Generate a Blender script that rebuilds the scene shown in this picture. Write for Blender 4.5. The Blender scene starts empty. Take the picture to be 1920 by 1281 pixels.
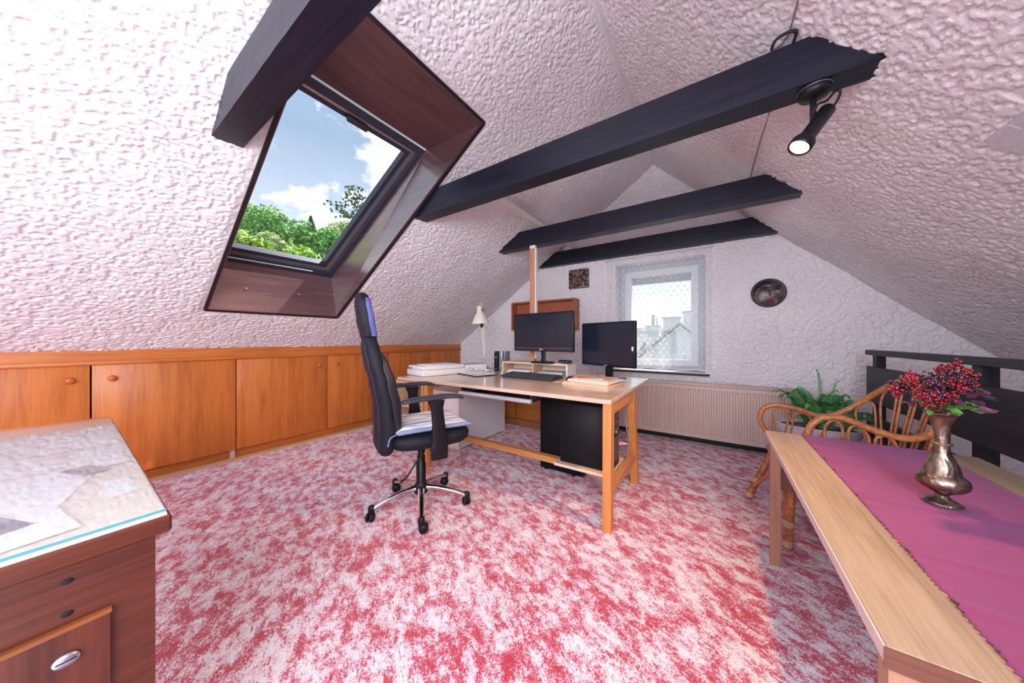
import bpy, bmesh, math, random
import numpy as np
from mathutils import Vector, Matrix, noise
random.seed(4)
R = math.radians
PI = math.pi
scene = bpy.context.scene
COL = scene.collection

# ------------------------------------------------------------------ camera
cam_d = bpy.data.cameras.new('camera')
cam = bpy.data.objects.new('camera', cam_d)
COL.objects.link(cam)
cam.location = (0, 0, 1.10)
cam.rotation_euler = (PI/2, 0, math.atan2(382, 567))
cam_d.sensor_width = 36
cam_d.lens = 567/1920*36
cam_d.shift_y = -3.5/1920
cam_d.clip_start = 0.02
cam_d.clip_end = 500
scene.camera = cam

# ------------------------------------------------------------------ view transform and exposure
scene.view_settings.view_transform = 'Standard'
scene.view_settings.look = 'None'
scene.view_settings.gamma = 1
scene.view_settings.use_curve_mapping = False
scene.view_settings.exposure = 0.0

# ------------------------------------------------------------------ world: blue sky with cumulus
def make_world():
    w = bpy.data.worlds.new('sky'); scene.world = w; w.use_nodes = True
    nt = w.node_tree; N = nt.nodes; L = nt.links; N.clear()
    out = N.new('ShaderNodeOutputWorld'); bg = N.new('ShaderNodeBackground')
    tc = N.new('ShaderNodeTexCoord'); mp = N.new('ShaderNodeMapping')
    mp.inputs['Scale'].default_value = (1, 1, 1.7); mp.inputs['Location'].default_value = (0.9, 3.3, 2.0)
    n1 = N.new('ShaderNodeTexNoise'); n1.inputs['Scale'].default_value = 3.6; n1.inputs['Detail'].default_value = 9; n1.inputs['Roughness'].default_value = .58
    rp = N.new('ShaderNodeValToRGB'); rp.color_ramp.elements[0].position = .50; rp.color_ramp.elements[1].position = .57
    sep = N.new('ShaderNodeSeparateXYZ')
    g = N.new('ShaderNodeValToRGB')
    g.color_ramp.elements[0].position = 0.0; g.color_ramp.elements[0].color = (.86, .92, .98, 1)
    g.color_ramp.elements[1].position = 0.5; g.color_ramp.elements[1].color = (.29, .40, .56, 1)
    mx = N.new('ShaderNodeMix'); mx.data_type = 'RGBA'
    L.new(tc.outputs['Generated'], mp.inputs[0]); L.new(mp.outputs[0], n1.inputs['Vector'])
    L.new(n1.outputs['Fac'], rp.inputs[0]); L.new(tc.outputs['Generated'], sep.inputs[0]); L.new(sep.outputs[2], g.inputs[0])
    L.new(rp.outputs[0], mx.inputs['Factor']); L.new(g.outputs[0], mx.inputs['A']); mx.inputs['B'].default_value = (1.0, 1.0, 1.0, 1)
    L.new(mx.outputs['Result'], bg.inputs[0]); bg.inputs[1].default_value = 1.55
    L.new(bg.outputs[0], out.inputs[0])
make_world()

def lamp(name, kind, loc, energy, color, rot=None, target=None, **kw):
    d = bpy.data.lights.new(name, kind); o = bpy.data.objects.new(name, d); COL.objects.link(o)
    o.location = loc; d.energy = energy; d.color = color
    if target is not None:
        o.rotation_euler = (Vector(target)-Vector(loc)).to_track_quat('-Z', 'Y').to_euler()
    for k, v in kw.items(): setattr(d, k, v)
    return o
SUN = Vector((1, 1.4, 2.6))
sun = lamp('sun', 'SUN', (20, 28, 52), 8.0, (1, .94, .86), target=(0, 0, 0), angle=R(.6))
# added soft fill lamps behind the camera, standing in for bright, even room light
lamp('back_fill', 'AREA', (-.9, -2.45, 1.5), 105, (.86, .93, 1), target=(-.9, 3, 1.6), shape='RECTANGLE', size=4.2, size_y=1.7)
lamp('upward_fill', 'AREA', (-.8, -.9, .5), 24, (.86, .93, 1), target=(-.8, -.2, 3.0), shape='RECTANGLE', size=1.6, size_y=1.6)  # added fill aimed up at the slopes
lamp('side_fill', 'AREA', (.50, -1.0, 1.75), 95, (.86, .93, 1), target=(-2.6, .3, 1.2), shape='RECTANGLE', size=1.4, size_y=1.1)  # added fill lamp from the right, no window behind it

# ------------------------------------------------------------------ materials
MATS = {}
class NT:
    def __init__(s, name):
        s.m = bpy.data.materials.new(name); s.m.use_nodes = True
        s.t = s.m.node_tree; s.N = s.t.nodes; s.L = s.t.links
        s.b = s.N['Principled BSDF']
    def n(s, t, **kw):
        x = s.N.new(t)
        for k, v in kw.items():
            if k in x.inputs: x.inputs[k].default_value = v
            else: setattr(x, k, v)
        return x
    def l(s, a, b): s.L.new(a, b)
    def coord(s, scale=(1, 1, 1), rot=(0, 0, 0), which='Object'):
        tc = s.n('ShaderNodeTexCoord'); mp = s.n('ShaderNodeMapping')
        mp.inputs['Scale'].default_value = scale; mp.inputs['Rotation'].default_value = rot
        s.l(tc.outputs[which], mp.inputs[0]); return mp.outputs[0]
    def ramp(s, fac, stops, interp='LINEAR'):
        r = s.n('ShaderNodeValToRGB'); cr = r.color_ramp; cr.interpolation = interp
        while len(cr.elements) < len(stops): cr.elements.new(.5)
        for e, (p, c) in zip(cr.elements, stops):
            e.position = p; e.color = (c[0], c[1], c[2], 1) if len(c) > 2 else (c[0],)*3+(1,)
        s.l(fac, r.inputs[0]); return r.outputs[0]
    def bump(s, h, strength=.3, dist=.01):
        b = s.n('ShaderNodeBump'); b.inputs['Strength'].default_value = strength; b.inputs['Distance'].default_value = dist
        s.l(h, b.inputs['Height']); s.l(b.outputs[0], s.b.inputs['Normal'])
    def mix(s, f, a, b):
        m = s.n('ShaderNodeMix', data_type='RGBA')
        if hasattr(f, 'links'): s.l(f, m.inputs['Factor'])
        else: m.inputs['Factor'].default_value = f
        for v, k in ((a, 'A'), (b, 'B')):
            if hasattr(v, 'links'): s.l(v, m.inputs[k])
            else: m.inputs[k].default_value = (*v, 1)
        return m.outputs['Result']

def plain(name, col, rough=.5, metal=0, spec=None, bump=0, bscale=80, var=.0, **kw):
    if name in MATS: return MATS[name]
    t = NT(name); b = t.b
    b.inputs['Base Color'].default_value = (*col, 1); b.inputs['Roughness'].default_value = rough; b.inputs['Metallic'].default_value = metal
    if spec is not None: b.inputs['Specular IOR Level'].default_value = spec
    c = t.coord(); n = t.n('ShaderNodeTexNoise', Scale=bscale, Detail=3.0); t.l(c, n.inputs['Vector'])
    lo = tuple(x*(1-.12-var) for x in col); hi = tuple(min(1, x*(1+.05+var)) for x in col)
    t.l(t.ramp(n.outputs['Fac'], [(.3, lo), (.7, hi)]), b.inputs['Base Color'])
    if bump: t.bump(n.outputs['Fac'], bump, .003)
    for k, v in kw.items(): b.inputs[k].default_value = v
    MATS[name] = t.m; return t.m

def wood(name, a, b_, axis=0, rough=.4, scale=1.0, fine=1.0, bump=.15, spec=.5, coat=0):
    """grain running along axis (0 x, 1 y, 2 z)"""
    if name in MATS: return MATS[name]
    t = NT(name); sc = [14*scale, 14*scale, 14*scale]; sc[axis] = .9*scale
    c = t.coord(tuple(sc)); n = t.n('ShaderNodeTexNoise', Scale=1.0, Detail=5.0, Roughness=.6, Distortion=.6); t.l(c, n.inputs['Vector'])
    sc2 = [150*fine]*3; sc2[axis] = 5*fine
    c2 = t.coord(tuple(sc2)); n2 = t.n('ShaderNodeTexNoise', Scale=1.0, Detail=2.0); t.l(c2, n2.inputs['Vector'])
    m = t.n('ShaderNodeMath', operation='ADD'); t.l(n.outputs['Fac'], m.inputs[0])
    m2 = t.n('ShaderNodeMath', operation='MULTIPLY'); t.l(n2.outputs['Fac'], m2.inputs[0]); m2.inputs[1].default_value = .7
    t.l(m2.outputs[0], m.inputs[1])
    t.l(t.ramp(m.outputs[0], [(.55, a), (1.05, b_)]), t.b.inputs['Base Color'])
    t.b.inputs['Roughness'].default_value = rough; t.b.inputs['Specular IOR Level'].default_value = spec
    t.b.inputs['Coat Weight'].default_value = coat; t.b.inputs['Coat Roughness'].default_value = .12
    t.bump(n2.outputs['Fac'], bump, .002)
    MATS[name] = t.m; return t.m

def mat_plaster(name='plaster', scale=1.0, col=((.60, .50, .54), (.80, .73, .76))):
    t = NT(name)
    c = t.coord()
    v = t.n('ShaderNodeTexNoise', Scale=150.0, Detail=3.0, Roughness=.6, Distortion=.4); t.l(c, v.inputs['Vector'])
    t.bump(v.outputs['Fac'], .6, .004)
    big = t.n('ShaderNodeTexNoise', Scale=2.0, Detail=3.0); t.l(c, big.inputs['Vector'])
    t.l(t.mix(t.ramp(big.outputs['Fac'], [(.35, (0, 0, 0)), (.65, (1, 1, 1))]), (.78, .73, .76), (.83, .80, .82)), t.b.inputs['Base Color'])
    t.b.inputs['Roughness'].default_value = .85; t.b.inputs['Specular IOR Level'].default_value = .25
    return t.m

def mat_carpet():
    t = NT('carpet')
    c = t.coord((1, 1, 1), (0, 0, R(28)))
    st = t.n('ShaderNodeMapping'); st.inputs['Scale'].default_value = (1.0, 1.55, 1); t.l(c, st.inputs[0])
    a = t.n('ShaderNodeTexNoise', Scale=13.0, Detail=5.0, Roughness=.66, Distortion=.15); t.l(st.outputs[0], a.inputs['Vector'])
    f = t.n('ShaderNodeTexNoise', Scale=170.0, Detail=3.0, Roughness=.7); t.l(c, f.inputs['Vector'])
    s2 = t.n('ShaderNodeMapping'); s2.inputs['Scale'].default_value = (24, 150, 20); t.l(c, s2.inputs[0])
    k = t.n('ShaderNodeTexNoise', Scale=1.0, Detail=2.0); t.l(s2.outputs[0], k.inputs['Vector'])
    m = t.n('ShaderNodeMath', operation='MULTIPLY_ADD'); t.l(f.outputs['Fac'], m.inputs[0]); m.inputs[1].default_value = .75; t.l(a.outputs['Fac'], m.inputs[2])
    base = t.ramp(m.outputs[0], [(.72, (.50, .008, .035)), (.82, (.62, .07, .15)), (.90, (.84, .56, .68)), (1.04, (.92, .85, .93))])  # pale tones: the carpet's mottle plus pile sheen put into the colour
    dark = t.ramp(k.outputs['Fac'], [(.28, (1, 1, 1)), (.35, (0, 0, 0))])
    t.l(t.mix(dark, base, (.40, .04, .08)), t.b.inputs['Base Color'])
    t.b.inputs['Roughness'].default_value = .95; t.b.inputs['Specular IOR Level'].default_value = .1
    t.b.inputs['Sheen Weight'].default_value = .5; t.b.inputs['Sheen Roughness'].default_value = .5
    mm = t.n('ShaderNodeMath', operation='ADD'); t.l(f.outputs['Fac'], mm.inputs[0]); t.l(k.outputs['Fac'], mm.inputs[1])
    t.bump(mm.outputs[0], .9, .006)
    return t.m

def mat_glass(name='window_glass', tint=(1, 1, 1), gloss=1.0, ior=1.45):
    if name in MATS: return MATS[name]
    t = NT(name); t.N.remove(t.b)
    tr = t.n('ShaderNodeBsdfTransparent'); tr.inputs[0].default_value = (*tint, 1)
    gl = t.n('ShaderNodeBsdfGlossy'); gl.inputs['Roughness'].default_value = .02
    fr = t.n('ShaderNodeLayerWeight'); fr.inputs['Blend'].default_value = .5
    pw = t.n('ShaderNodeMath', operation='POWER'); pw.inputs[1].default_value = 4.0; t.l(fr.outputs['Facing'], pw.inputs[0])
    mu = t.n('ShaderNodeMath', operation='MULTIPLY_ADD'); mu.inputs[1].default_value = .8*gloss; mu.inputs[2].default_value = .035*gloss; t.l(pw.outputs[0], mu.inputs[0])
    mx = t.n('ShaderNodeMixShader'); t.l(mu.outputs[0], mx.inputs[0]); t.l(tr.outputs[0], mx.inputs[1]); t.l(gl.outputs[0], mx.inputs[2])
    t.l(mx.outputs[0], t.N['Material Output'].inputs[0]); MATS[name] = t.m; return t.m

def mat_lace():
    t = NT('lace_curtain'); t.N.remove(t.b)
    tc = t.n('ShaderNodeTexCoord')
    def motif(off, ang, sx, sy):
        mp = t.n('ShaderNodeMapping'); mp.inputs['Scale'].default_value = (sx, sy, 1); mp.inputs['Location'].default_value = (*off, 0); t.l(tc.outputs['UV'], mp.inputs[0])
        fr = t.n('ShaderNodeVectorMath', operation='FRACTION'); t.l(mp.outputs[0], fr.inputs[0])
        sb = t.n('ShaderNodeVectorMath', operation='SUBTRACT'); t.l(fr.outputs[0], sb.inputs[0]); sb.inputs[1].default_value = (.5, .5, 0)
        m2 = t.n('ShaderNodeMapping'); m2.inputs['Rotation'].default_value = (0, 0, ang); t.l(sb.outputs[0], m2.inputs[0])
        res = []
        for (sx_, sy_, ox, r) in ((1, 1.5, -.09, .12), (1, 9, .14, .22)):
            m3 = t.n('ShaderNodeMapping'); m3.inputs['Scale'].default_value = (sx_, sy_, 1); m3.inputs['Location'].default_value = (ox, 0, 0); t.l(m2.outputs[0], m3.inputs[0])
            ln = t.n('ShaderNodeVectorMath', operation='LENGTH'); t.l(m3.outputs[0], ln.inputs[0])
            lt = t.n('ShaderNodeMath', operation='LESS_THAN'); t.l(ln.outputs['Value'], lt.inputs[0]); lt.inputs[1].default_value = r; res.append(lt.outputs[0])
        mx = t.n('ShaderNodeMath', operation='MAXIMUM'); t.l(res[0], mx.inputs[0]); t.l(res[1], mx.inputs[1]); return mx.outputs[0]
    a = motif((0, 0), R(-40), 13, 9); b = motif((.5, .5), R(-140), 13, 9)
    mx = t.n('ShaderNodeMath', operation='MAXIMUM'); t.l(a, mx.inputs[0]); t.l(b, mx.inputs[1])
    al = t.n('ShaderNodeMath', operation='MULTIPLY_ADD'); t.l(mx.outputs[0], al.inputs[0]); al.inputs[1].default_value = .60; al.inputs[2].default_value = .22
    tp = t.n('ShaderNodeBsdfTransparent')
    df = t.n('ShaderNodeBsdfDiffuse'); df.inputs[0].default_value = (.96, .97, 1.0, 1)
    tl = t.n('ShaderNodeBsdfTranslucent'); tl.inputs[0].default_value = (.96, .97, 1.0, 1)
    dm = t.n('ShaderNodeMixShader'); dm.inputs[0].default_value = .72; t.l(df.outputs[0], dm.inputs[1]); t.l(tl.outputs[0], dm.inputs[2])
    ms = t.n('ShaderNodeMixShader'); t.l(al.outputs[0], ms.inputs[0]); t.l(tp.outputs[0], ms.inputs[1]); t.l(dm.outputs[0], ms.inputs[2])
    t.l(ms.outputs[0], t.N['Material Output'].inputs[0]); return t.m

def emit(name, col, s):
    t = NT(name); t.b.inputs['Emission Color'].default_value = (*col, 1); t.b.inputs['Emission Strength'].default_value = s
    t.b.inputs['Base Color'].default_value = (*col, 1); return t.m

M_PL = mat_plaster(); M_CARPET = mat_carpet()
M_BEAM = wood('stained_beam_x', (.0025, .003, .008), (.012, .013, .028), 0, .42, .8, .6, .5, spec=.35)
M_BEAMY = wood('stained_rail_y', (.006, .006, .011), (.026, .024, .040), 1, .5, .8, .6, .5, spec=.3)
M_BEAMZ = wood('stained_post_z', (.005, .005, .01), (.016, .015, .024), 2, .5, .8, .6, .4, spec=.3)
M_CABZ = wood('orange_oak_veneer_z', (.38, .085, .012), (.58, .175, .032), 2, .38, 1.2, 1.0, .1)
M_CABY = wood('orange_oak_veneer_y', (.38, .085, .012), (.58, .18, .035), 1, .35, 1.2, 1.0, .1)
M_OAKY = wood('table_oak_y', (.24, .16, .105), (.40, .295, .21), 1, .45, 1.0, 1.0, .12)
M_OAKX = wood('table_oak_x', (.085, .028, .016), (.16, .06, .038), 0, .42, 1.0, 1.0, .12)
M_OAKZ = wood('table_oak_z', (.28, .125, .07), (.42, .22, .14), 2, .42, 1.0, 1.0, .12)
M_DESK = wood('desk_top_beech', (.52, .35, .26), (.68, .51, .42), 0, .20, 1.0, 1.0, .03, coat=.4)
M_LEG = wood('desk_leg_pine', (.50, .16, .035), (.70, .29, .08), 2, .38, 1.0, 1.0, .08)
M_LEGX = wood('desk_rail_pine_x', (.46, .16, .04), (.66, .30, .09), 0, .4, 1.0, 1.0, .08)
M_LEGY = wood('desk_rail_pine_y', (.46, .16, .04), (.66, .30, .09), 1, .4, 1.0, 1.0, .08)
M_LIGHTW = wood('light_beech', (.56, .32, .17), (.76, .52, .34), 1, .45, 1.0, 1.0, .06)
M_LIGHTWX = wood('light_beech_x', (.58, .40, .27), (.78, .60, .46), 0, .45, 1.0, 1.0, .06)
M_MAHX = wood('mahogany_x', (.040, .007, .003), (.105, .022, .009), 1, .38, .9, .9, .08)
M_MAHZ = wood('mahogany_z', (.038, .006, .003), (.095, .019, .008), 2, .38, .9, .9, .08)
M_SHELF = wood('shelf_red_brown', (.30, .07, .03), (.46, .13, .06), 2, .4, 1.0, 1.0, .06)
M_REVY = wood('reveal_walnut_y', (.055, .027, .035), (.14, .07, .075), 1, .32, 1.0, .8, .05)
M_REVS = wood('reveal_walnut_x', (.055, .026, .032), (.15, .07, .07), 0, .30, 1.0, .8, .05, spec=1.0, coat=1.0)
M_REVS.node_tree.nodes['Principled BSDF'].inputs['Coat IOR'].default_value = 2.2; M_REVS.node_tree.nodes['Principled BSDF'].inputs['Coat Roughness'].default_value = .22
M_FRAME = plain('dark_window_frame', (.045, .05, .075), .35, .3)
M_SILV = plain('aluminium_sash', (.45, .46, .48), .3, .8)
M_GLASS = mat_glass()
M_WHITE = plain('white_paint', (.80, .80, .82), .4)
M_BLACK = plain('black_plastic', (.007, .007, .011), .4, spec=.3)
M_BLACKM = plain('black_case_metal', (.008, .008, .011), .55, spec=.2, bump=.1, bscale=300)
M_FAB = plain('black_mesh_fabric', (.006, .007, .016), .6, spec=.35, bump=.5, bscale=500)
M_CHROME = plain('chrome', (.75, .74, .76), .12, 1.0)
M_PAPER = plain('paper', (.90, .90, .92), .7)

# ------------------------------------------------------------------ mesh building
class MB:
    def __init__(s): s.v = []; s.f = []; s.sm = []
    def add(s, vs, fs, smooth=False):
        o = len(s.v); s.v += [tuple(map(float, v)) for v in vs]; s.f += [tuple(i+o for i in f) for f in fs]; s.sm += [smooth]*len(fs); return s
    def box(s, a, b, M=None):
        x0, y0, z0 = a; x1, y1, z1 = b
        vs = [(x0, y0, z0), (x1, y0, z0), (x1, y1, z0), (x0, y1, z0), (x0, y0, z1), (x1, y0, z1), (x1, y1, z1), (x0, y1, z1)]
        if M is not None: vs = [M @ Vector(v) for v in vs]
        return s.add(vs, [(0, 3, 2, 1), (4, 5, 6, 7), (0, 1, 5, 4), (1, 2, 6, 5), (2, 3, 7, 6), (3, 0, 4, 7)])
    def hexa(s, vs):
        return s.add(vs, [(0, 3, 2, 1), (4, 5, 6, 7), (0, 1, 5, 4), (1, 2, 6, 5), (2, 3, 7, 6), (3, 0, 4, 7)])
    def rbox(s, a, b, r=.01, seg=2, M=None, smooth=True):
        bm = bmesh.new(); bmesh.ops.create_cube(bm, size=1)
        c = [(a[i]+b[i])/2 for i in range(3)]; d = [abs(b[i]-a[i]) for i in range(3)]
        for v in bm.verts: v.co = Vector([c[i]+v.co[i]*d[i] for i in range(3)])
        bmesh.ops.bevel(bm, geom=bm.edges[:], offset=min(r, min(d)*.49), segments=seg, profile=.5, affect='EDGES')
        return s.bm(bm, M, smooth)
    def bm(s, bm, M=None, smooth=True):
        bm.verts.index_update()
        vs = [(M @ v.co if M is not None else v.co.copy()) for v in bm.verts]
        s.add(vs, [tuple(v.index for v in f.verts) for f in bm.faces], smooth); bm.free(); return s
    def prism(s, poly, axis, lo, hi):
        """poly: 2d points; extruded along axis (0,1,2)"""
        n = len(poly)
        def P(p, h):
            if axis == 0: return (h, p[0], p[1])
            if axis == 1: return (p[0], h, p[1])
            return (p[0], p[1], h)
        vs = [P(p, lo) for p in poly]+[P(p, hi) for p in poly]
        fs = [tuple(range(n))[::-1], tuple(range(n, 2*n))]+[(i, (i+1) % n, n+(i+1) % n, n+i) for i in range(n)]
        return s.add(vs, fs)
    def tube(s, pts, r, n=8, caps=True, smooth=True, flat=None):
        pts = [Vector(p) for p in pts]; m = len(pts)
        rs = [r]*m if not hasattr(r, '__len__') else list(r)
        vs = []; up = None
        for i, p in enumerate(pts):
            d = (pts[min(i+1, m-1)]-pts[max(i-1, 0)]).normalized()
            if up is None:
                up = Vector((0, 0, 1)) if abs(d.z) < .9 else Vector((1, 0, 0))
            sx = d.cross(up).normalized(); up2 = sx.cross(d).normalized(); up = up2
            for k in range(n):
                a = 2*PI*k/n; vs.append(p+(sx*math.cos(a)*(flat if flat else 1)+up2*math.sin(a))*rs[i])
        fs = [(i*n+k, i*n+(k+1) % n, (i+1)*n+(k+1) % n, (i+1)*n+k) for i in range(m-1) for k in range(n)]
        s.add(vs, fs, smooth)
        if caps:
            s.add(vs[:n], [tuple(range(n))[::-1]]); s.add(vs[-n:], [tuple(range(n))])
        return s
    def lathe(s, prof, n=32, M=None, smooth=True, c=(0, 0, 0)):
        vs = []; 
        for (r, z) in prof:
            for k in range(n):
                a = 2*PI*k/n; v = Vector((c[0]+r*math.cos(a), c[1]+r*math.sin(a), c[2]+z)); vs.append(M @ v if M is not None else v)
        m = len(prof)
        fs = [(i*n+k, i*n+(k+1) % n, (i+1)*n+(k+1) % n, (i+1)*n+k) for i in range(m-1) for k in range(n)]
        s.add(vs, fs, smooth); s.add(vs[:n], [tuple(range(n))[::-1]]); s.add(vs[-n:], [tuple(range(n))]); return s
    def grid(s, fn, nu, nv, smooth=True, closed_u=False):
        vs = [fn(i/nu, j/nv) for j in range(nv+1) for i in range(nu+1)]
        fs = [(j*(nu+1)+i, j*(nu+1)+i+1, (j+1)*(nu+1)+i+1, (j+1)*(nu+1)+i) for j in range(nv) for i in range(nu)]
        return s.add(vs, fs, smooth)
    def loft(s, secs, n=24, smooth=True, M=None):
        """secs: (cx, cy, cz, hw, hd, p) horizontal superellipses"""
        vs = []
        for (cx, cy, cz, hw, hd, p) in secs:
            for k in range(n):
                a = 2*PI*k/n; ca, sa = math.cos(a), math.sin(a)
                v = Vector((cx+hw*math.copysign(abs(ca)**(2/p), ca), cy+hd*math.copysign(abs(sa)**(2/p), sa), cz)); vs.append(M @ v if M is not None else v)
        m = len(secs)
        fs = [(i*n+k, i*n+(k+1) % n, (i+1)*n+(k+1) % n, (i+1)*n+k) for i in range(m-1) for k in range(n)]
        s.add(vs, fs, smooth); s.add(vs[:n], [tuple(range(n))[::-1]], smooth); s.add(vs[-n:], [tuple(range(n))], smooth); return s
    def build(s, name, mat, parent=None, local=False, kind=None, label=None, cat=None, group=None, mod=None, uv=None):
        me = bpy.data.meshes.new(name); o = bpy.data.objects.new(name, me); COL.objects.link(o)
        V = np.array(s.v)
        if parent is not None:
            if not local: V = V-np.array(tuple(wloc(parent)))
            o.parent = parent
        elif not local:
            c = np.array([(V[:, 0].min()+V[:, 0].max())/2, (V[:, 1].min()+V[:, 1].max())/2, V[:, 2].min()]); V = V-c; o.location = c
        me.from_pydata(V.tolist(), [], s.f)
        me.polygons.foreach_set('use_smooth', s.sm)
        if uv is not None:
            l = me.uv_layers.new(name='uv')
            for lp in me.loops: l.data[lp.index].uv = uv[lp.vertex_index]
        me.materials.append(mat); me.update()
        if kind: o['kind'] = kind
        if label: o['label'] = label
        if cat: o['category'] = cat
        if group: o['group'] = group
        return o
def wloc(o):
    v = Vector(o.location)
    while o.parent: o = o.parent; v += Vector(o.location)
    return v
def thing(name, loc, label=None, cat=None, group=None, rz=0, kind=None):
    o = bpy.data.objects.new(name, None); COL.objects.link(o); o.location = loc; o.rotation_euler = (0, 0, rz); o.empty_display_size = .05
    if label: o['label'] = label
    if cat: o['category'] = cat
    if group: o['group'] = group
    if kind: o['kind'] = kind
    return o
def smooth_path(pts, k=6):
    P = [Vector(p) for p in pts]; out = []
    for i in range(len(P)-1):
        p0 = P[max(i-1, 0)]; p1 = P[i]; p2 = P[i+1]; p3 = P[min(i+2, len(P)-1)]
        for j in range(k):
            t = j/k
            out.append(.5*((2*p1)+(-p0+p2)*t+(2*p0-5*p1+4*p2-p3)*t*t+(-p0+3*p1-3*p2+p3)*t**3))
    out.append(P[-1]); return out
def box(name, mat, a, b, parent=None, **kw): return MB().box(a, b).build(name, mat, parent, **kw)
def rb(name, mat, a, b, r=.004, parent=None, **kw): return MB().rbox(a, b, r, 2).build(name, mat, parent, **kw)

# ================================================================== ROOM SHELL
XL, ZL, ML = -3.65, 1.03, .69          # left slope starts at the cabinet front
XR, ZR, MR = -.6, ZL+ML*(-.6-XL), .934          # ridge and right slope
YB, YF = 3.84, -2.6
def zl(x): return ZL+ML*(x-XL)
def zr(x): return ZR-MR*(x-XR)
XLL = -4.25
XRR = 2.9
# floor
m = MB(); m.box((XLL, YF, -.12), (XRR+.3, YB, 0)); m.build('floor', M_CARPET, kind='structure', label='carpeted attic floor')
hole = [(-3.213, .60), (-3.213, 1.566), (-1.345, 1.645), (-1.345, .62)]   # x,y  (bl, br, tr, tl)
XLL = -4.25
XRR = 2.9
def vnoise(x, y, seed):
    """smooth value noise on a lattice of unit cells, 0..1"""
    tab = np.random.RandomState(seed).rand(512, 512)
    xi = np.floor(x).astype(int); yi = np.floor(y).astype(int); fx = x-xi; fy = y-yi
    fx = fx*fx*(3-2*fx); fy = fy*fy*(3-2*fy); g = lambda a, b: tab[a % 512, b % 512]
    return (g(xi, yi)*(1-fx)+g(xi+1, yi)*fx)*(1-fy)+(g(xi, yi+1)*(1-fx)+g(xi+1, yi+1)*fx)*fy
def stipple(a, b, seed, sc=1.35):
    """relief height in metres of thick trowelled stipple plaster"""
    w = .012*(vnoise(a/.05, b/.05, seed+5)-.5); a2 = (a+w)*sc; b2 = (b-w)*sc
    n = .62*vnoise(a2/.017, b2/.021, seed)+.38*vnoise(a2/.008+9, b2/.0095, seed+1)
    k = np.clip((n-.36)/.11, 0, 1); k = k*k*(3-2*k)
    big = vnoise(a/.42, b/.5, seed+2)*.02+vnoise(a/.15, b/.13, seed+3)*.005
    return k*.0068+big-.012+(n-.5)*.003
def trowel(a, b, seed):
    """stringy raised ridges of the gable wall"""
    w = .03*(vnoise(a/.07, b/.07, seed+5)-.5); a2 = a+w; b2 = b-w*1.3
    n = vnoise(a2/.034, b2/.024, seed)*.7+vnoise(a2/.014, b2/.011, seed+1)*.3
    r = 1-np.abs(2*n-1); r = np.clip((r-.62)/.38, 0, 1)**1.5
    return r*.017+n*.006+vnoise(a/.3, b/.3, seed+2)*.008-.012
class Sheet:
    def __init__(s): s.V = []; s.F = []; s.n = 0
    def add(s, fn, A, B, h, keep=None):
        """fn(a, b, h) -> xyz arrays over the grid A x B"""
        a, b = np.meshgrid(A, B, indexing='ij'); X = np.stack(fn(a, b, h(a, b)), -1).reshape(-1, 3); na, nb_ = a.shape
        i = (np.arange(na-1)[:, None]*nb_+np.arange(nb_-1)[None, :]).reshape(-1); f = np.stack([i, i+1, i+nb_+1, i+nb_], 1)
        if keep is not None:
            ca = (a[:-1, :-1]+a[1:, 1:]).reshape(-1)/2; cb = (b[:-1, :-1]+b[1:, 1:]).reshape(-1)/2; f = f[keep(ca, cb)]
        s.V.append(X); s.F.append(f+s.n); s.n += len(X)
    def build(s, name, mat, **kw):
        V = np.concatenate(s.V).astype(np.float32); F = np.concatenate(s.F).astype(np.int32)
        me = bpy.data.meshes.new(name); me.vertices.add(len(V)); me.vertices.foreach_set('co', V.reshape(-1))
        me.loops.add(F.size); me.loops.foreach_set('vertex_index', F.reshape(-1)); me.polygons.add(len(F))
        me.polygons.foreach_set('loop_start', np.arange(0, F.size, 4, dtype=np.int32)); me.polygons.foreach_set('loop_total', np.full(len(F), 4, dtype=np.int32))
        me.polygons.foreach_set('use_smooth', np.ones(len(F), dtype=bool)); me.update(calc_edges=True); me.validate(); me.materials.append(mat)
        o = bpy.data.objects.new(name, me); COL.objects.link(o)
        for k, v in kw.items(): o[k] = v
        return o
CL = 1/math.hypot(1, ML); SL = ML*CL; CR = 1/math.hypot(1, MR); SR = MR*CR
def in_hole(a, b):        # a is x, b is y
    t = (a-hole[0][0])/(hole[3][0]-hole[0][0]); lo = hole[0][1]+(hole[3][1]-hole[0][1])*t; hi = hole[1][1]+(hole[2][1]-hole[1][1])*t
    return (a > hole[0][0]-.003) & (a < hole[3][0]+.003) & (b > lo-.003) & (b < hi+.003)
def hole_fade(a, b):
    t = (a-hole[0][0])/(hole[3][0]-hole[0][0]); lo = hole[0][1]+(hole[3][1]-hole[0][1])*t; hi = hole[1][1]+(hole[2][1]-hole[1][1])*t
    d = np.maximum(np.maximum(hole[0][0]-a, a-hole[3][0]), np.maximum(lo-b, b-hi)); return np.clip(d/.05, 0, 1)
G = .0056
sh_ = Sheet()
zero = lambda a, b: a*0
fl = lambda a, b, h: (a+h*SL, b, zl(a)-h*CL)
fr_ = lambda a, b, h: (a-h*SR, b, zr(a)-h*CR)
sh_.add(fl, np.arange(-3.672, XR+G, G*CL), np.arange(-.5, YB+G, G), lambda a, b: stipple(a/CL, b, 11)*np.clip((XR-a)/.05, 0, 1)*hole_fade(a, b), lambda a, b: ~in_hole(a, b))
sh_.add(fl, np.array([-3.672, XR]), np.array([YF, -.495]), zero); sh_.add(fl, np.array([XLL, -3.67]), np.array([YF, YB]), zero)
sh_.add(fr_, np.arange(XR, 1.75, G*CR*1.08), np.arange(-.3, YB+G, G*1.08), lambda a, b: stipple(a/CR, b, 31, 1.5)*np.clip((a-XR)/.05, 0, 1))
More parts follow.
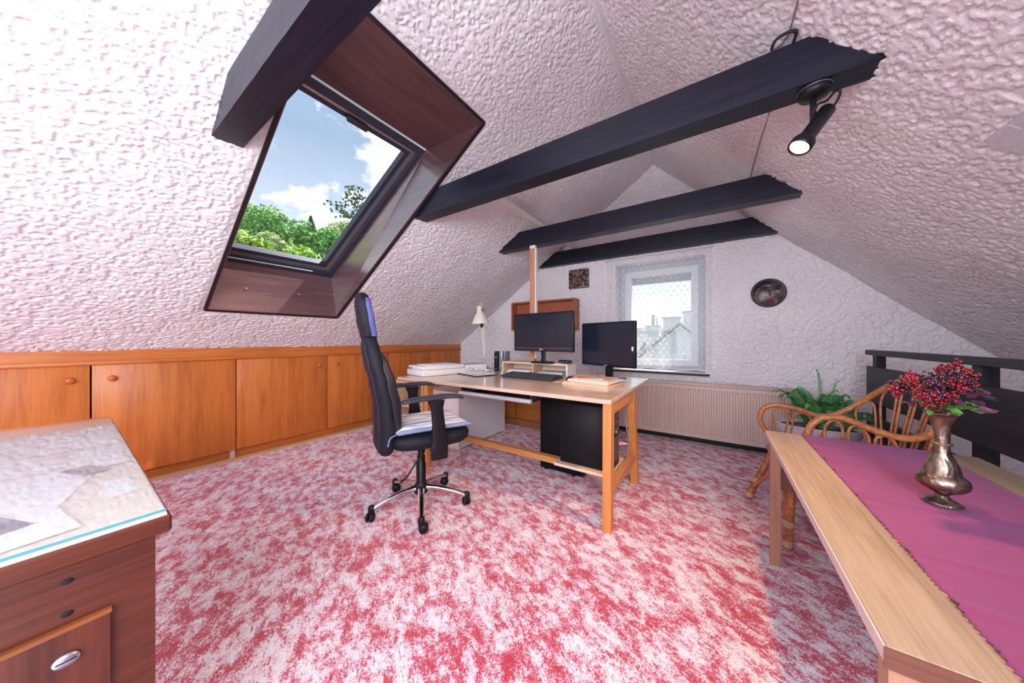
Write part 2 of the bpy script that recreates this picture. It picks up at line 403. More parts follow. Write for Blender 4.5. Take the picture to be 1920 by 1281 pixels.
sh_.add(fr_, np.array([XR, 1.75]), np.array([YF, -.295]), zero); sh_.add(fr_, np.array([1.745, XRR]), np.array([YF, YB]), zero)
ceil_o = sh_.build('ceiling', M_PL, kind='structure', label='white stippled plaster slopes of the attic ceiling')
# low wall behind the cabinets, walls at the ends
MB().box((XLL-.1, YF, 0), (XLL, YB, zl(XLL))).build('wall_left', M_WHITE, kind='structure')
WX0, WX1, WZ0, WZ1 = -1.03, -.09, .735, 2.02
def gable(y0, y1, name, win=False):
    m = MB(); pent = [(XLL, 0), (XRR, 0), (XRR, max(.0, zr(XRR))), (XR, ZR), (XLL, zl(XLL))]
    if not win: m.prism(pent, 1, y0, y1)
    else:
        m.prism([(XLL, 0), (WX0, 0), (WX0, zl(WX0)), (XLL, zl(XLL))], 1, y0, y1)
        m.prism([(WX1, 0), (XRR, 0), (XRR, max(.01, zr(XRR))), (WX1, zr(WX1))], 1, y0, y1)
        m.prism([(WX0, 0), (WX1, 0), (WX1, WZ0), (WX0, WZ0)], 1, y0, y1)
        m.prism([(WX0, WZ1), (WX1, WZ1), (WX1, zr(WX1)), (XR, ZR), (WX0, zl(WX0))], 1, y0, y1)
    m.build(name, M_PL, kind='structure')
gable(YB+.004, YB+.32, 'wall_back', True)
gable(YF-.2, YF, 'wall_front')
wb = Sheet(); GW = .0075
def keepw(a, b): return (~((a > WX0) & (a < WX1) & (b > WZ0) & (b < WZ1))) & (b < zl(a)+.02) & (b < zr(a)+.02)
wb.add(lambda a, b, h: (a, YB-.001-h, b), np.arange(-3.70, 2.2, GW), np.arange(0, 3.16, GW), lambda a, b: trowel(a, b, 51)+.008, keepw)
ws = wb.build('plaster_relief', M_PL, label='stringy trowelled plaster face'); ws.parent = bpy.data.objects['wall_back']; ws.location = -bpy.data.objects['wall_back'].location
# dark strip at foot of the window wall, light batten along the cabinets
MB().rbox((-1.62, YB-.045, 0), (1.0, YB-.005, .07), .012).build('baseboard_back', plain('dark_skirting', (.012, .011, .014), .6), kind='structure')
MB().box((-3.675, YF, 0), (-3.60, YB-.01, .014)).build('baseboard_left', M_LIGHTW, kind='structure')

# ------------------------------------------------------------------ skylight window_1
NOFF = .33*math.hypot(1, ML)
def zin(x): return zl(x)+NOFF
w1 = thing('window_1', (-2.3, 1.1, 2.2), label='roof window in the sloping ceiling, lined with dark walnut boards', kind='structure')
ob = [(-3.225, .62), (-3.225, 1.522), (-1.90, 1.635), (-1.90, .62)]   # inner opening (x,y) on the outer plane
inn = [Vector((x, y, zin(x))) for x, y in ob]; rim = [Vector((x, y, zl(x))) for x, y in hole]
inn[3].z = inn[2].z = 2.625
def slab(p, th, name, mat, parent):
    p = [Vector(q) for q in p]; n = (p[1]-p[0]).cross(p[2]-p[0]).normalized()*th
    return MB().hexa([*p, *[q+n for q in p]]).build(name, mat, parent)
slab([rim[0], rim[1], inn[1], inn[0]], .018, 'reveal_panel', M_REVY, w1)
slab([rim[1], rim[2], inn[2], inn[1]], .018, 'reveal_panel', M_REVS, w1)
slab([rim[2], rim[3], inn[3], inn[2]], .018, 'reveal_panel', M_REVY, w1)
slab([rim[3], rim[0], inn[0], inn[3]], .018, 'reveal_panel', M_REVS, w1)
# rim edging, proud of the plaster
def bar(a, b, w, h, nrm, mat, name, parent, side=0):
    a = Vector(a); b = Vector(b); d = (b-a).normalized(); nrm = Vector(nrm).normalized(); sd = d.cross(nrm).normalized()
    o0 = -w/2+side*w/2; o1 = w/2+side*w/2
    vs = [a+sd*o0, a+sd*o1, b+sd*o1, b+sd*o0]
    return MB().hexa([*[v-nrm*h/2 for v in vs], *[v+nrm*h/2 for v in vs]]).build(name, mat, parent)
NL = Vector((ML, 0, -1)).normalized()
M_EDGE = plain('rim_edge', (.012, .006, .010), .5)
for i in range(4): bar(rim[i]-NL*.0, rim[(i+1) % 4], .020, .026, NL, M_EDGE, 'rim_edging', w1)
# screws in the reveal
for p in ((-3.205, .84, 1.52), (-3.205, 1.22, 1.52)):
    MB().lathe([(.006, 0), (.006, .014), (.002, .016)], 10, Matrix.Translation(p) @ Matrix.Rotation(PI/2, 4, 'Y')).build('screw', plain('bright_screw', (.6, .6, .6), .3, .5), w1)
for t_ in (.22, .5, .78):
    p = rim[1].lerp(rim[2], t_).lerp(inn[1].lerp(inn[2], t_), .55)
    MB().lathe([(.004, 0), (.004, .006), (.001, .007)], 8, Matrix.Translation(p) @ Matrix.Rotation(PI/2, 4, 'X')).build('screw', M_BLACK, w1)
# frame and sash on the inner plane
def onp(x, y, off): return Vector((x, y, zin(x)))-NL*off
def rect_frame(c, w, off0, off1, name, mat, parent, wd=None):
    """c: 4 corners (x,y) ccw starting bottom-left; mitred bars between the outline and an inset w"""
    x0, x1 = c[0][0], c[2][0]; 
    cen = Vector((sum(p[0] for p in c)/4, sum(p[1] for p in c)/4))
    def inset(p, q):
        sx = 1 if p[0] < cen.x else -1; sy = 1 if p[1] < cen.y else -1
        return (p[0]+sx*w*.82, p[1]+sy*w)
    ic = [inset(p, None) for p in c]
    for i in range(4):
        j = (i+1) % 4; q = [c[i], c[j], ic[j], ic[i]]
        MB().hexa([*[onp(*v, off0) for v in q], *[onp(*v, off1) for v in q]]).build(name, mat, parent)
    return ic
oc = [(-3.225, .60), (-3.225, 1.53), (-1.93, 1.64), (-1.93, .60)]
ic = rect_frame(oc, .055, -.012, .10, 'window_frame', M_FRAME, w1)
ic2 = rect_frame(ic, .030, .03, .09, 'sash_edge', M_SILV, w1)
ic3 = rect_frame(ic2, .035, .045, .10, 'sash', M_FRAME, w1)
MB().hexa([*[onp(*v, .070) for v in ic3], *[onp(*v, .074) for v in ic3]]).build('pane', M_GLASS, w1)
hb = onp(-2.0, 1.12, .0)
MB().rbox((-.02, -.07, -.012), (.02, .07, .012), .006, 2, Matrix.Translation(hb+Vector((-.02, 0, 0))) @ Matrix.Rotation(-math.atan(ML), 4, 'Y')).build('ventilation_handle', M_FRAME, w1)

# ------------------------------------------------------------------ gable window_2
w2 = thing('window_2', (-.56, YB+.2, WZ0), label='white framed casement window in the gable wall', kind='structure')
def frame_xz(x0, x1, z0, z1, w, y0, y1, name, mat, parent, wb=None):
    wb = wb or w
    for a, b in (((x0, y0, z0), (x0+w, y1, z1)), ((x1-w, y0, z0), (x1, y1, z1)), ((x0+w, y0, z0), (x1-w, y1, z0+wb)), ((x0+w, y0, z1-w), (x1-w, y1, z1))):
        MB().rbox(a, b, .004, 1, smooth=False).build(name, mat, parent)
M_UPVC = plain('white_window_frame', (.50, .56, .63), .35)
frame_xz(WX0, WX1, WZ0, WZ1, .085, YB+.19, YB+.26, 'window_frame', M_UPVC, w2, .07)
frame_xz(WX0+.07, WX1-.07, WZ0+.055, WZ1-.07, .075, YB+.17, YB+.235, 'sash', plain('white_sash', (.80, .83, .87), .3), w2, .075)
box('pane', M_GLASS, (WX0+.14, YB+.205, WZ0+.125), (WX1-.14, YB+.211, WZ1-.14), w2)
MB().box((WX0-.0, YB+.26, WZ1-.22), (WX1, YB+.30, WZ1)).build('roller_box', plain('shutter_grey', (.42, .50, .60), .5), w2)
MB().tube([(-.58, YB+.165, 1.36), (-.58, YB+.12, 1.36), (-.58, YB+.118, 1.26)], .008, 8).build('window_handle', M_WHITE, w2)
MB().rbox((WX0-.04, YB-.055, .712), (WX1+.035, YB+.19, .735), .004, 1).build('window_sill', plain('sill_brown', (.06, .03, .04), .5), w2)
MB().rbox((WX0-.04, YB-.06, .735), (WX1+.03, YB+.17, .742), .002, 1).build('sill_cover', M_WHITE, w2)

# outer roof skin so that daylight only enters through the windows: thickness of the roof around the skylight
m = MB()
RO = .45
def Q(x, y): return (x, y, zl(x)+RO)
X0, X1 = XLL-.6, XR+.3
for (xa, xb, ya, yb) in ((X0, X1, YF-.2, .55), (X0, X1, 1.72, YB+.4), (X0, -3.30, .55, 1.72), (-1.86, X1, .55, 1.72)):
    m.add([Q(xa, ya), Q(xb, ya), Q(xb, yb), Q(xa, yb)], [(0, 1, 2, 3)])
m.add([(XR-.2, YF-.2, ZR+.55), (XR-.2, YB+.4, ZR+.55), (XRR+.5, YB+.4, ZR+.55-MR*3.2), (XRR+.5, YF-.2, ZR+.55-MR*3.2)], [(0, 1, 2, 3)])
m.build('roof', plain('roof_felt', (.08, .05, .045), .9), kind='structure')

# ================================================================== BEAMS
def beam(y0, y1, label, x0=None):
    z0, z1 = 2.11, 2.29
    def xl(z): return XL+(z-ZL)/ML-.03
    def xr(z): return XR+(ZR-z)/MR+.03
    n = 40; bm = MB(); vs = []
    rng = random.Random(int(y0*100))
    for k in range(n+1):
        t = k/n
        for (z, y) in ((z0, y0), (z0, y1), (z1, y1), (z1, y0)):
            x = xl(z)+(xr(z)-xl(z))*t
            j = .0006
            vs.append((x, y+rng.uniform(-j, j), z+rng.uniform(-j, j)))
    fs = [(4*k+a, 4*k+(a+1) % 4, 4*k+4+(a+1) % 4, 4*k+4+a) for k in range(n) for a in range(4)]+[(0, 1, 2, 3)[::-1], (4*n, 4*n+1, 4*n+2, 4*n+3)]
    bm.add(vs, fs)
    o = bm.build('ceiling_beam', M_BEAM, label=label, cat='beam', group='dark collar beams across the attic')
    return o
beam(.41, .53, 'dark stained collar beam crossing in front of the roof window')
beam(1.635, 1.75, 'longest dark stained collar beam, carrying the black spotlight')
beam(2.82, 2.93, 'middle dark stained collar beam above the wooden post')
beam(3.74, 3.835, 'dark stained collar beam against the gable wall above the window')
# white batten over the beams
MB().box((-1.555, 1.77, 2.295), (-1.515, 3.73, 2.325)).build('ceiling_batten', M_WHITE, label='thin white batten lying across the collar beams on the left', cat='batten')
# ceiling cable on the right slope
def on_r(x, y, off=.008): return (x-off*.68, y, zr(x)-off*.73)
pts = [on_r(.246, y, .006) for y in (.3, .9, 1.55)]
c = MB().tube(smooth_path([on_r(.235, -.3), on_r(.246, .5), on_r(.248, 1.2), on_r(.25, 1.63), on_r(.20, 1.80), on_r(.245, 2.13), on_r(.238, 2.4), on_r(.228, 2.84), on_r(.224, 3.3), on_r(.221, 3.74)], 5), .0035, 6)
c.build('ceiling_cable', plain('grey_cable', (.30, .22, .26), .6), label='thin cable running over the right slope from beam to beam', cat='cable')
c = MB().tube(smooth_path([(.19, 1.63, 2.29), (.20, 1.61, 2.31), (.235, 1.605, 2.318), (.262, 1.61, 2.31), (.258, 1.635, 2.29)], 6), .006, 6)
c.build('cable_loop', M_BLACK, label='black cable loop on top of the beam that carries the spotlight', cat='cable')
# white hatch boards on right slope
ht = thing('wall_hatch', (.9, 1.5, 1.75), 'smooth white board panel set flush into the right slope at the picture edge', 'panel')
def slope_board(x0, x1, y0, y1, th, name):
    def S(x, y, o): return (x-o*.683, y, zr(x)-o*.731)
    return MB().hexa([S(x0, y0, 0), S(x1, y0, 0), S(x1, y1, 0), S(x0, y1, 0), S(x0, y0, th), S(x1, y0, th), S(x1, y1, th), S(x0, y1, th)]).build(name, plain('hatch_white', (.62, .60, .64), .45), ht)
slope_board(.805, 1.5, 1.745, 1.85, .012, 'board')
slope_board(.805, 1.5, 1.0, 1.739, .012, 'board')

# ================================================================== LEFT CABINETS (under the slope)
def cabinet(y0, ysplit, y1, label, knobs):
    t = thing('eaves_cabinet', (XL, (y0+y1)/2, 0), label, 'cabinet', 'orange oak cabinets under the left slope')
    g = .003
    prof = [(-3.672, .0), (-3.672, .93), (-4.12, .66), (-4.12, 0)]
    m = MB()
    m.prism([(-3.672, .10), (-3.672, .914), (-4.12, .62), (-4.12, .10)], 1, y0+g, y0+g+.018)
    m.prism([(-3.672, .10), (-3.672, .914), (-4.12, .62), (-4.12, .10)], 1, y1-g-.018, y1-g)
    m.box((-4.12, y0+g+.018, .10), (-3.672, y1-g-.018, .118)); m.box((-4.12, y0+g+.018, .118), (-4.11, y1-g-.018, .63))
    m.build('body', M_CABZ, t)
    box('plinth', M_CABY, (-3.715, y0+.004, .0), (-3.69, y1-.004, .10), t)
    box('foot_block', plain('pale_foot', (.55, .42, .34), .5), (-3.689, y1-.036, .014), (-3.665, y1-.004, .095), t) if y1 < 3 else None
    for (a, b, ky) in ((y0, ysplit, knobs[0]), (ysplit, y1, knobs[1])):
        if b <= a: continue
        d = rb('door', M_CABZ, (-3.670, a+.004, .092), (-3.650, b-.004, .918), .0015, t)
        if ky is not None:
            MB().lathe([(.008, 0), (.008, .010), (.019, .017), (.022, .024), (.017, .031), (.006, .034)], 20, Matrix.Translation((-3.651, ky, .820)) @ Matrix.Rotation(PI/2, 4, 'Y')).build('knob', wood('knob_wood', (.40, .08, .02), (.55, .14, .03), 2, .3, 1.5, 1, .05), d)
    return t
cabinet(-.67, .109, .887, 'orange oak eaves cabinet nearest the camera, behind the glass-topped desk', (.026, .199))
cabinet(.887, 1.67, 2.45, 'middle orange oak eaves cabinet, partly behind the swivel chair', (1.58, 1.767))
cabinet(2.45, 3.15, 3.835, 'farthest orange oak eaves cabinet, meeting the gable wall', (None, 3.10))
m = MB(); m.rbox((-3.69, YF+.005, .918), (-3.636, YB-.005, .948), .004, 1); m.prism([(-3.664, .948), (-3.645, .948), (-3.645, 1.027), (-3.664, 1.014)], 1, YF+.005, YB-.005)
m.build('cabinet_fascia', M_CABY, label='continuous orange oak fascia board along the top of the eaves cabinets', cat='fascia board')

# ================================================================== RADIATOR
rd = thing('radiator', (-.2, 3.73, .07), 'cream panel radiator with vertical ribs under the gable window', 'radiator')
M_RAD = plain('radiator_enamel', (.66, .50, .44), .4)
rx0, rx1, rz0, rz1 = -1.32, .66, .065, .645
m = MB(); nr = 44; seg = (rx1-rx0)/nr; ys = []
prof = []
for i in range(nr):
    x = rx0+i*seg
    prof += [(x, 3.705), (x+seg*.42, 3.705), (x+seg*.52, 3.692), (x+seg*.90, 3.692)]
prof.append((rx1, 3.705))
zz = [rz0+.012, rz0+.05, rz0+.062, rz1-.075, rz1-.065, rz1-.028]
vs = []; 
for k, z in enumerate(zz):
    for (x, y) in prof: vs.append((x, 3.692 if k in (0, 1, 4, 5) else (y if True else y), z))
n = len(prof)
m.add(vs, [(k*n+i, k*n+i+1, (k+1)*n+i+1, (k+1)*n+i) for k in range(len(zz)-1) for i in range(n-1)])
m.box((rx0, 3.706, rz0+.012), (rx1, 3.715, rz1-.028))
m.build('front_panel', M_RAD, rd)
m = MB(); m.box((rx0, 3.76, rz0), (rx1, 3.775, rz1-.03)); m.build('rear_panel', M_RAD, rd)
m = MB(); m.rbox((rx0-.004, 3.69, rz1-.026), (rx1+.004, 3.695, rz1), .002, 1); m.rbox((rx0-.004, 3.785, rz1-.026), (rx1+.004, 3.79, rz1), .002, 1)
for i in range(60):
    x = rx0+.01+i*(rx1-rx0-.02)/59; m.box((x, 3.695, rz1-.006), (x+.012, 3.785, rz1-.001))
m.build('top_grille', M_RAD, rd)
for x in (rx0-.004, rx1): box('side_cover', M_RAD, (x, 3.692, rz0), (x+.005, 3.788, rz1), rd)
for x in (rx0+.25, rx1-.25): box('wall_bracket', M_WHITE, (x, 3.776, rz0+.1), (x+.03, YB-.045, rz1-.1), rd)
m = MB(); m.tube([(rx1+.005, 3.74, .11), (rx1+.05, 3.74, .11), (rx1+.05, 3.74, .002)], .009, 10); m.build('supply_pipe', M_WHITE, rd)

# ================================================================== CURTAIN
def curtain():
    cx0, cx1 = -1.13, -.03; z0, z1 = .765, 2.075; nu, nv = 140, 40; m = MB(); uv = []
    def fn(u, v):
        spread = 1-.06*math.sin(v*PI)
        x = cx0+(cx1-cx0)*u; z = z0+(z1-z0)*v+.006*math.sin(u*31)*(1-v)
        if u > .93: x -= (1-v)*.0
        y = 3.792+.010*math.sin(u*52+1.2*math.sin(u*9))+.006*math.sin(u*23+v*2)
        return (x, y, z)
    m.grid(fn, nu, nv)
    for j in range(nv+1):
        for i in range(nu+1): uv.append((i/nu*1.25, j/nv*1.5))
    c = m.build('lace_curtain', mat_lace(), uv=uv, label='sheer white lace curtain with a leaf motif across the gable window', cat='curtain')
    MB().tube([(cx0-.02, 3.79, 2.083), (cx1+.02, 3.79, 2.083)], .006, 8).build('curtain_rod', M_WHITE, c)
    hem = MB(); hem.grid(lambda u, v: (fn(u, 0)[0], fn(u, 0)[1]-.001, fn(u, 0)[2]+v*.018), nu, 1)
    t = NT('hem_fabric'); t.b.inputs['Base Color'].default_value = (.85, .87, .92, 1); t.b.inputs['Alpha'].default_value = .75
    hem.build('hem', t.m, c)
curtain()

# ================================================================== WALL THINGS
sh = thing('wall_shelf', (-2.0, 3.75, 1.232), 'red-brown open box shelf hung on the gable wall behind the monitor', 'shelf')
sx0, sx1, sy0, sy1, sz0, sz1 = -2.475, -1.50, 3.655, 3.834, 1.232, 1.637
M_SHX = wood('shelf_red_brown_x', (.30, .07, .03), (.46, .13, .06), 0, .4, 1, 1, .06)
box('side_board', M_SHELF, (sx0, sy0, sz0), (sx0+.02, sy1, sz1), sh); box('side_board', M_SHELF, (sx1-.02, sy0, sz0), (sx1, sy1, sz1), sh)
box('top_board', M_SHX, (sx0+.02, sy0, sz1-.02), (sx1-.02, sy1, sz1), sh); box('bottom_board', M_SHX, (sx0+.02, sy0, sz0), (sx1-.02, sy1, sz0+.02), sh)
box('back_board', M_SHELF, (sx0+.02, sy1-.045, sz0+.02), (sx1-.02, sy1-.030, sz1-.02), sh)

# square relief tile
sq = thing('wall_plaque', (-1.505, 3.82, 1.775), 'small square dark relief plaque on the gable wall left of the window', 'plaque')
t = NT('dark_ceramic'); c_ = t.coord(); n_ = t.n('ShaderNodeTexNoise', Scale=28.0, Detail=4.0); t.l(c_, n_.inputs['Vector'])
t.l(t.ramp(n_.outputs['Fac'], [(.40, (.02, .012, .018)), (.52, (.12, .06, .06)), (.60, (.34, .20, .15)), (.68, (.08, .05, .06))]), t.b.inputs['Base Color']); t.b.inputs['Roughness'].default_value = .35; t.bump(n_.outputs['Fac'], .6, .01); M_CER = t.m
MB().rbox((-1.64, 3.796, 1.778), (-1.368, 3.832, 2.032), .008).build('tile', M_CER, sq)
m = MB()
for i in range(4):
    for j in range(4):
        cx = -1.605+i*.067; cz = 1.812+j*.064
        m.lathe([(.024, 0), (.026, .004), (.020, .008), (.014, .004), (.010, .010), (.003, .012)], 12, Matrix.Translation((cx, 3.797, cz)) @ Matrix.Rotation(PI/2, 4, 'X'))
m.build('relief', M_CER, sq)
# oval face plaque
fp = thing('face_plaque', (.423, 3.82, 1.415), 'oval glazed plaque with a painted face on the gable wall right of the window', 'plaque')
t = NT('glazed_face'); c_ = t.coord(); n_ = t.n('ShaderNodeTexNoise', Scale=16.0, Detail=5.0, Roughness=.7); t.l(c_, n_.inputs['Vector'])
t.l(t.ramp(n_.outputs['Fac'], [(.38, (.035, .03, .05)), (.5, (.13, .085, .085)), (.58, (.34, .24, .17)), (.68, (.20, .12, .11))]), t.b.inputs['Base Color']); t.b.inputs['Roughness'].default_value = .3; t.bump(n_.outputs['Fac'], .5, .008)
M_FACE = t.m
def oval(a, b, prof, n=40, c=(.423, 3.824, 1.553), tilt=0):
    m = MB(); vs = []
    for (r, d) in prof:
        for k in range(n):
            an = 2*PI*k/n; vs.append((c[0]+a*r*math.cos(an)+tilt*b*r*math.sin(an), c[1]-d, c[2]+b*r*math.sin(an)))
    fs = [(i*n+k, i*n+(k+1) % n, (i+1)*n+(k+1) % n, (i+1)*n+k) for i in range(len(prof)-1) for k in range(n)]+[tuple(range((len(prof)-1)*n, len(prof)*n))]
    return m.add(vs, fs, True)
oval(.135, .139, [(1, 0), (1, .010), (.95, .022), (.88, .024), (.84, .018)]).build('rim', plain('dark_glaze', (.025, .018, .03), .3), fp)
oval(.113, .100, [(1, .016), (.9, .026), (.6, .036), (.3, .040), (.02, .042)], c=(.425, 3.824, 1.535)).build('face', M_FACE, fp)
for s in (-1, 1):
    oval(.036, .014, [(1, .030), (.7, .042), (.2, .045)], 18, (.428+s*.047, 3.824, 1.585)).build('eye', plain('eye_glaze', (.02, .015, .03), .25), fp)
    oval(.042, .007, [(1, .030), (.6, .040), (.1, .042)], 18, (.428+s*.048, 3.824, 1.608)).build('eyebrow', plain('brow_glaze', (.03, .02, .025), .3), fp)
oval(.014, .036, [(1, .036), (.6, .050), (.1, .054)], 14, (.43, 3.824, 1.548)).build('nose', M_FACE, fp)
oval(.036, .014, [(1, .032), (.6, .044), (.1, .048)], 18, (.43, 3.824, 1.478)).build('mouth', plain('red_glaze', (.28, .015, .02), .3), fp)

# post from desk to beam
ZPOST = .761
ps = thing('wooden_post', (-1.626, 2.82, .761), 'slim vertical pine post rising behind the desk to the middle beam', 'post')
box('post_timber', wood('post_pine', (.42, .17, .08), (.60, .29, .16), 2, .5, 1, 1, .06), (-1.655, 2.80, ZPOST), (-1.597, 2.842, 2.075), ps)
box('cable_duct', M_WHITE, (-1.5965, 2.805, 0.9), (-1.583, 2.835, 2.075), ps)
MB().rbox((-1.657, 2.797, 2.075), (-1.595, 2.845, 2.108), .003).build('bracket', M_WHITE, ps)

# ================================================================== SPOTLIGHT
sp = thing('ceiling_spotlight', (.325, 1.692, 1.84), 'black adjustable spotlight, lit, hanging under the longest collar beam', 'spotlight')
MB().lathe([(.050, 0), (.052, -.006), (.052, -.018), (.046, -.030), (.020, -.036), (.003, -.037)], 32, c=(.33, 1.692, 2.109)).build('canopy', M_BLACK, sp)
MB().lathe([(.0525, -.002), (.0535, -.003), (.0535, -.0055), (.0525, -.006)], 32, c=(.33, 1.692, 2.109)).build('canopy_ring', plain('grey_ring', (.25, .24, .28), .3, .6), sp)
MB().rbox((.315, 1.684, 1.955), (.335, 1.690, 2.078), .002, 1).build('arm', M_BLACK, sp)
ax0 = Vector((.368, 1.688, 2.012)); ax1 = Vector((.272, 1.628, 1.858)); dr = (ax1-ax0).normalized(); L_ = (ax1-ax0).length
rot = dr.to_track_quat('Z', 'Y').to_matrix().to_4x4(); MT = Matrix.Translation(ax0) @ rot
hd = MB().lathe([(.004, -.002), (.022, 0), (.026, .006), (.026, L_*.68), (.029, L_*.74), (.039, L_*.84), (.040, L_*.96), (.037, L_), (.034, L_), (.032, L_*.93), (.01, L_*.92)], 32, MT).build('lamp_head', M_BLACK, sp)
MB().lathe([(.002, L_*.955), (.031, L_*.955), (.0315, L_*.965), (.002, L_*.966)], 28, MT).build('lit_bulb', emit('lit_bulb', (1, .78, .45), 22), hd)
MB().lathe([(.012, -.012), (.013, 0), (.013, .012), (.012, .018)], 16, Matrix.Translation((.325, 1.676, 1.975)) @ Matrix.Rotation(PI/2, 4, 'X')).build('pivot', M_BLACK, sp)
MB().tube(smooth_path([(.322, 1.672, 2.0), (.335, 1.665, 2.03), (.36, 1.668, 2.035), (.385, 1.675, 2.065), (.40, 1.68, 2.06), (.392, 1.685, 2.03), (.374, 1.688, 2.008)], 5), .0045, 8).build('flex', M_BLACK, sp)
tip = ax1+dr*.012
lamp('spot_beam', 'SPOT', tuple(tip), 75, (1, .55, .24), target=tuple(tip+dr), spot_size=R(125), spot_blend=.8, shadow_soft_size=.03)

# ================================================================== MAIN DESK
ZD = .76
dk = thing('writing_desk', (-1.3, 2.1, 0), 'large beech-topped desk on angled orange pine trestle legs', 'desk')
MB().rbox((-2.42, 1.71, ZD-.026), (-.485, 2.85, ZD), .003, 1, smooth=False).build('desktop', M_DESK, dk)
def leg_frame(xc, full=True):
    w = .024
    x0, x1 = xc-w, xc+w
    fr = MB().hexa([(x0, 1.725, 0), (x1, 1.725, 0), (x1, 1.78, 0), (x0, 1.78, 0), (x0, 1.735, ZD-.026), (x1, 1.735, ZD-.026), (x1, 1.80, ZD-.026), (x0, 1.80, ZD-.026)]).build('leg', M_LEG, dk)
    if not full: return
    MB().hexa([(x0, 2.43, 0), (x1, 2.43, 0), (x1, 2.485, 0), (x0, 2.485, 0), (x0, 2.30, ZD-.026), (x1, 2.30, ZD-.026), (x1, 2.38, ZD-.026), (x0, 2.38, ZD-.026)]).build('leg', M_LEG, dk)
    box('top_rail', M_LEGY, (x0+.004, 1.80, ZD-.095), (x1-.004, 2.31, ZD-.026), dk)
    box('foot_rail', M_LEGY, (x0+.004, 1.775, .20), (x1-.004, 2.42, .245), dk)
leg_frame(-.515); leg_frame(-2.06, False)
box('stretcher', M_LEGX, (-2.09, 2.075, .160), (-.54, 2.125, .205), dk)
MB().box((-2.30, 2.30, ZD-.09), (-.535, 2.325, ZD-.026)).build('rear_apron', M_LEGX, dk)
box('tower_shelf', M_LIGHTWX, (-.93, 1.90, .232), (-.545, 2.25, .250), dk)
# keyboard tray
kt = MB(); kt.box((-1.70, 1.80, .662), (-1.06, 2.14, .674)); k0 = kt.build('keyboard_tray', M_BLACK, dk)
MB().tube([(-1.715, 1.79, .674), (-1.045, 1.79, .674)], .016, 12).build('tray_rail', plain('silver_rail', (.72, .74, .78), .25, .5), k0)
for x in (-1.71, -1.06): box('tray_runner', M_FRAME, (x, 1.80, .676), (x+.012, 2.16, ZD-.027), k0)
# pedestal and pc towers
pd = thing('drawer_pedestal', (-2.35, 2.5, 0), 'white low pedestal box with beech edging under the left of the desk', 'pedestal')
M_WPAN = plain('white_melamine', (.80, .79, .83), .35)
MB().box((-2.62, 2.215, .012), (-2.115, 2.98, .535)).build('carcass', M_WPAN, pd)
for a, b in (((-2.62, 2.20, .0), (-2.60, 2.215, .55)), ((-2.135, 2.20, 0), (-2.115, 2.215, .55)), ((-2.60, 2.20, .0), (-2.135, 2.215, .02)), ((-2.60, 2.20, .53), (-2.135, 2.215, .55))):
    box('edge_strip', plain('pale_edge', (.78, .62, .58), .4), a, b, pd)
box('side_edge_strip', plain('pale_edge', (.78, .62, .58), .4), (-2.115, 2.955, 0), (-2.110, 2.98, .535), pd)
box('flap_door', M_WPAN, (-2.598, 2.203, .022), (-2.137, 2.212, .528), pd)
box('pedestal_top', plain('pale_edge', (.78, .62, .58), .4), (-2.62, 2.2, .55), (-2.11, 2.98, .566), pd)

nb = thing('side_unit', (-2.85, 2.4, 0), 'light beech open-fronted side unit left of the desk, behind the swivel chair', 'side unit')
x0, x1, y0, y1 = -3.15, -2.64, 2.18, 2.66
M_SU = wood('side_unit_beech', (.60, .36, .18), (.78, .54, .32), 0, .4, 1, 1, .05)
M_SUZ = wood('side_unit_beech_z', (.60, .36, .18), (.78, .54, .32), 2, .4, 1, 1, .05)
box('side_panel', M_SUZ, (x0, y0, .001), (x0+.022, y1, .60), nb); box('side_panel', M_SUZ, (x1-.022, y0, .001), (x1, y1, .60), nb)
box('top_panel', M_SU, (x0, y0, .60), (x1, y1, .625), nb)
for z in (.33, .05): box('shelf', M_SU, (x0+.022, y0+.004, z), (x1-.022, y1-.01, z+.02), nb)
box('back_panel', M_SHELF, (x0+.022, y1-.009, .001), (x1-.022, y1, .60), nb)
for i, (dx, dz, w) in enumerate(((.06, 0, .32), (.08, .012, .30), (.05, .024, .27), (.12, .036, .25))):
    rb('paper_stack', M_PAPER if i % 2 else plain('cream_paper', (.78, .70, .58), .7), (x0+dx, y0+.02+i*.012, .3505+dz), (x0+dx+w, y0+.28, .3605+dz), .001,
       label=['white paper stack at the bottom of the pile in the side unit', 'cream folder second from below in the side unit', 'white papers third from below in the side unit', 'cream booklet topmost in the side unit'][(i)], cat='papers', group='papers inside the side unit')
lc = thing('low_cabinet', (-1.95, 3.5, 0), 'low orange wooden cabinet against the gable wall, seen beneath the desk', 'cabinet')
box('body', M_CABY, (-2.70, 3.27, .085), (-1.55, 3.80, .60), lc)
for xa, xb in ((-2.70, -2.14), (-2.135, -1.55)): rb('front_panel', wood('low_cab_x', (.40, .11, .02), (.60, .22, .05), 0, .4, 1, 1, .08), (xa+.003, 3.255, .09), (xb-.003, 3.27, .595), .002, lc)
for xa, xb in ((-2.70, -1.90), (-1.895, -1.55)): box('plinth', wood('low_cab_plinth', (.30, .09, .04), (.44, .16, .07), 0, .45, 1, 1, .1), (xa, 3.25, .001), (xb, 3.30, .083), lc)

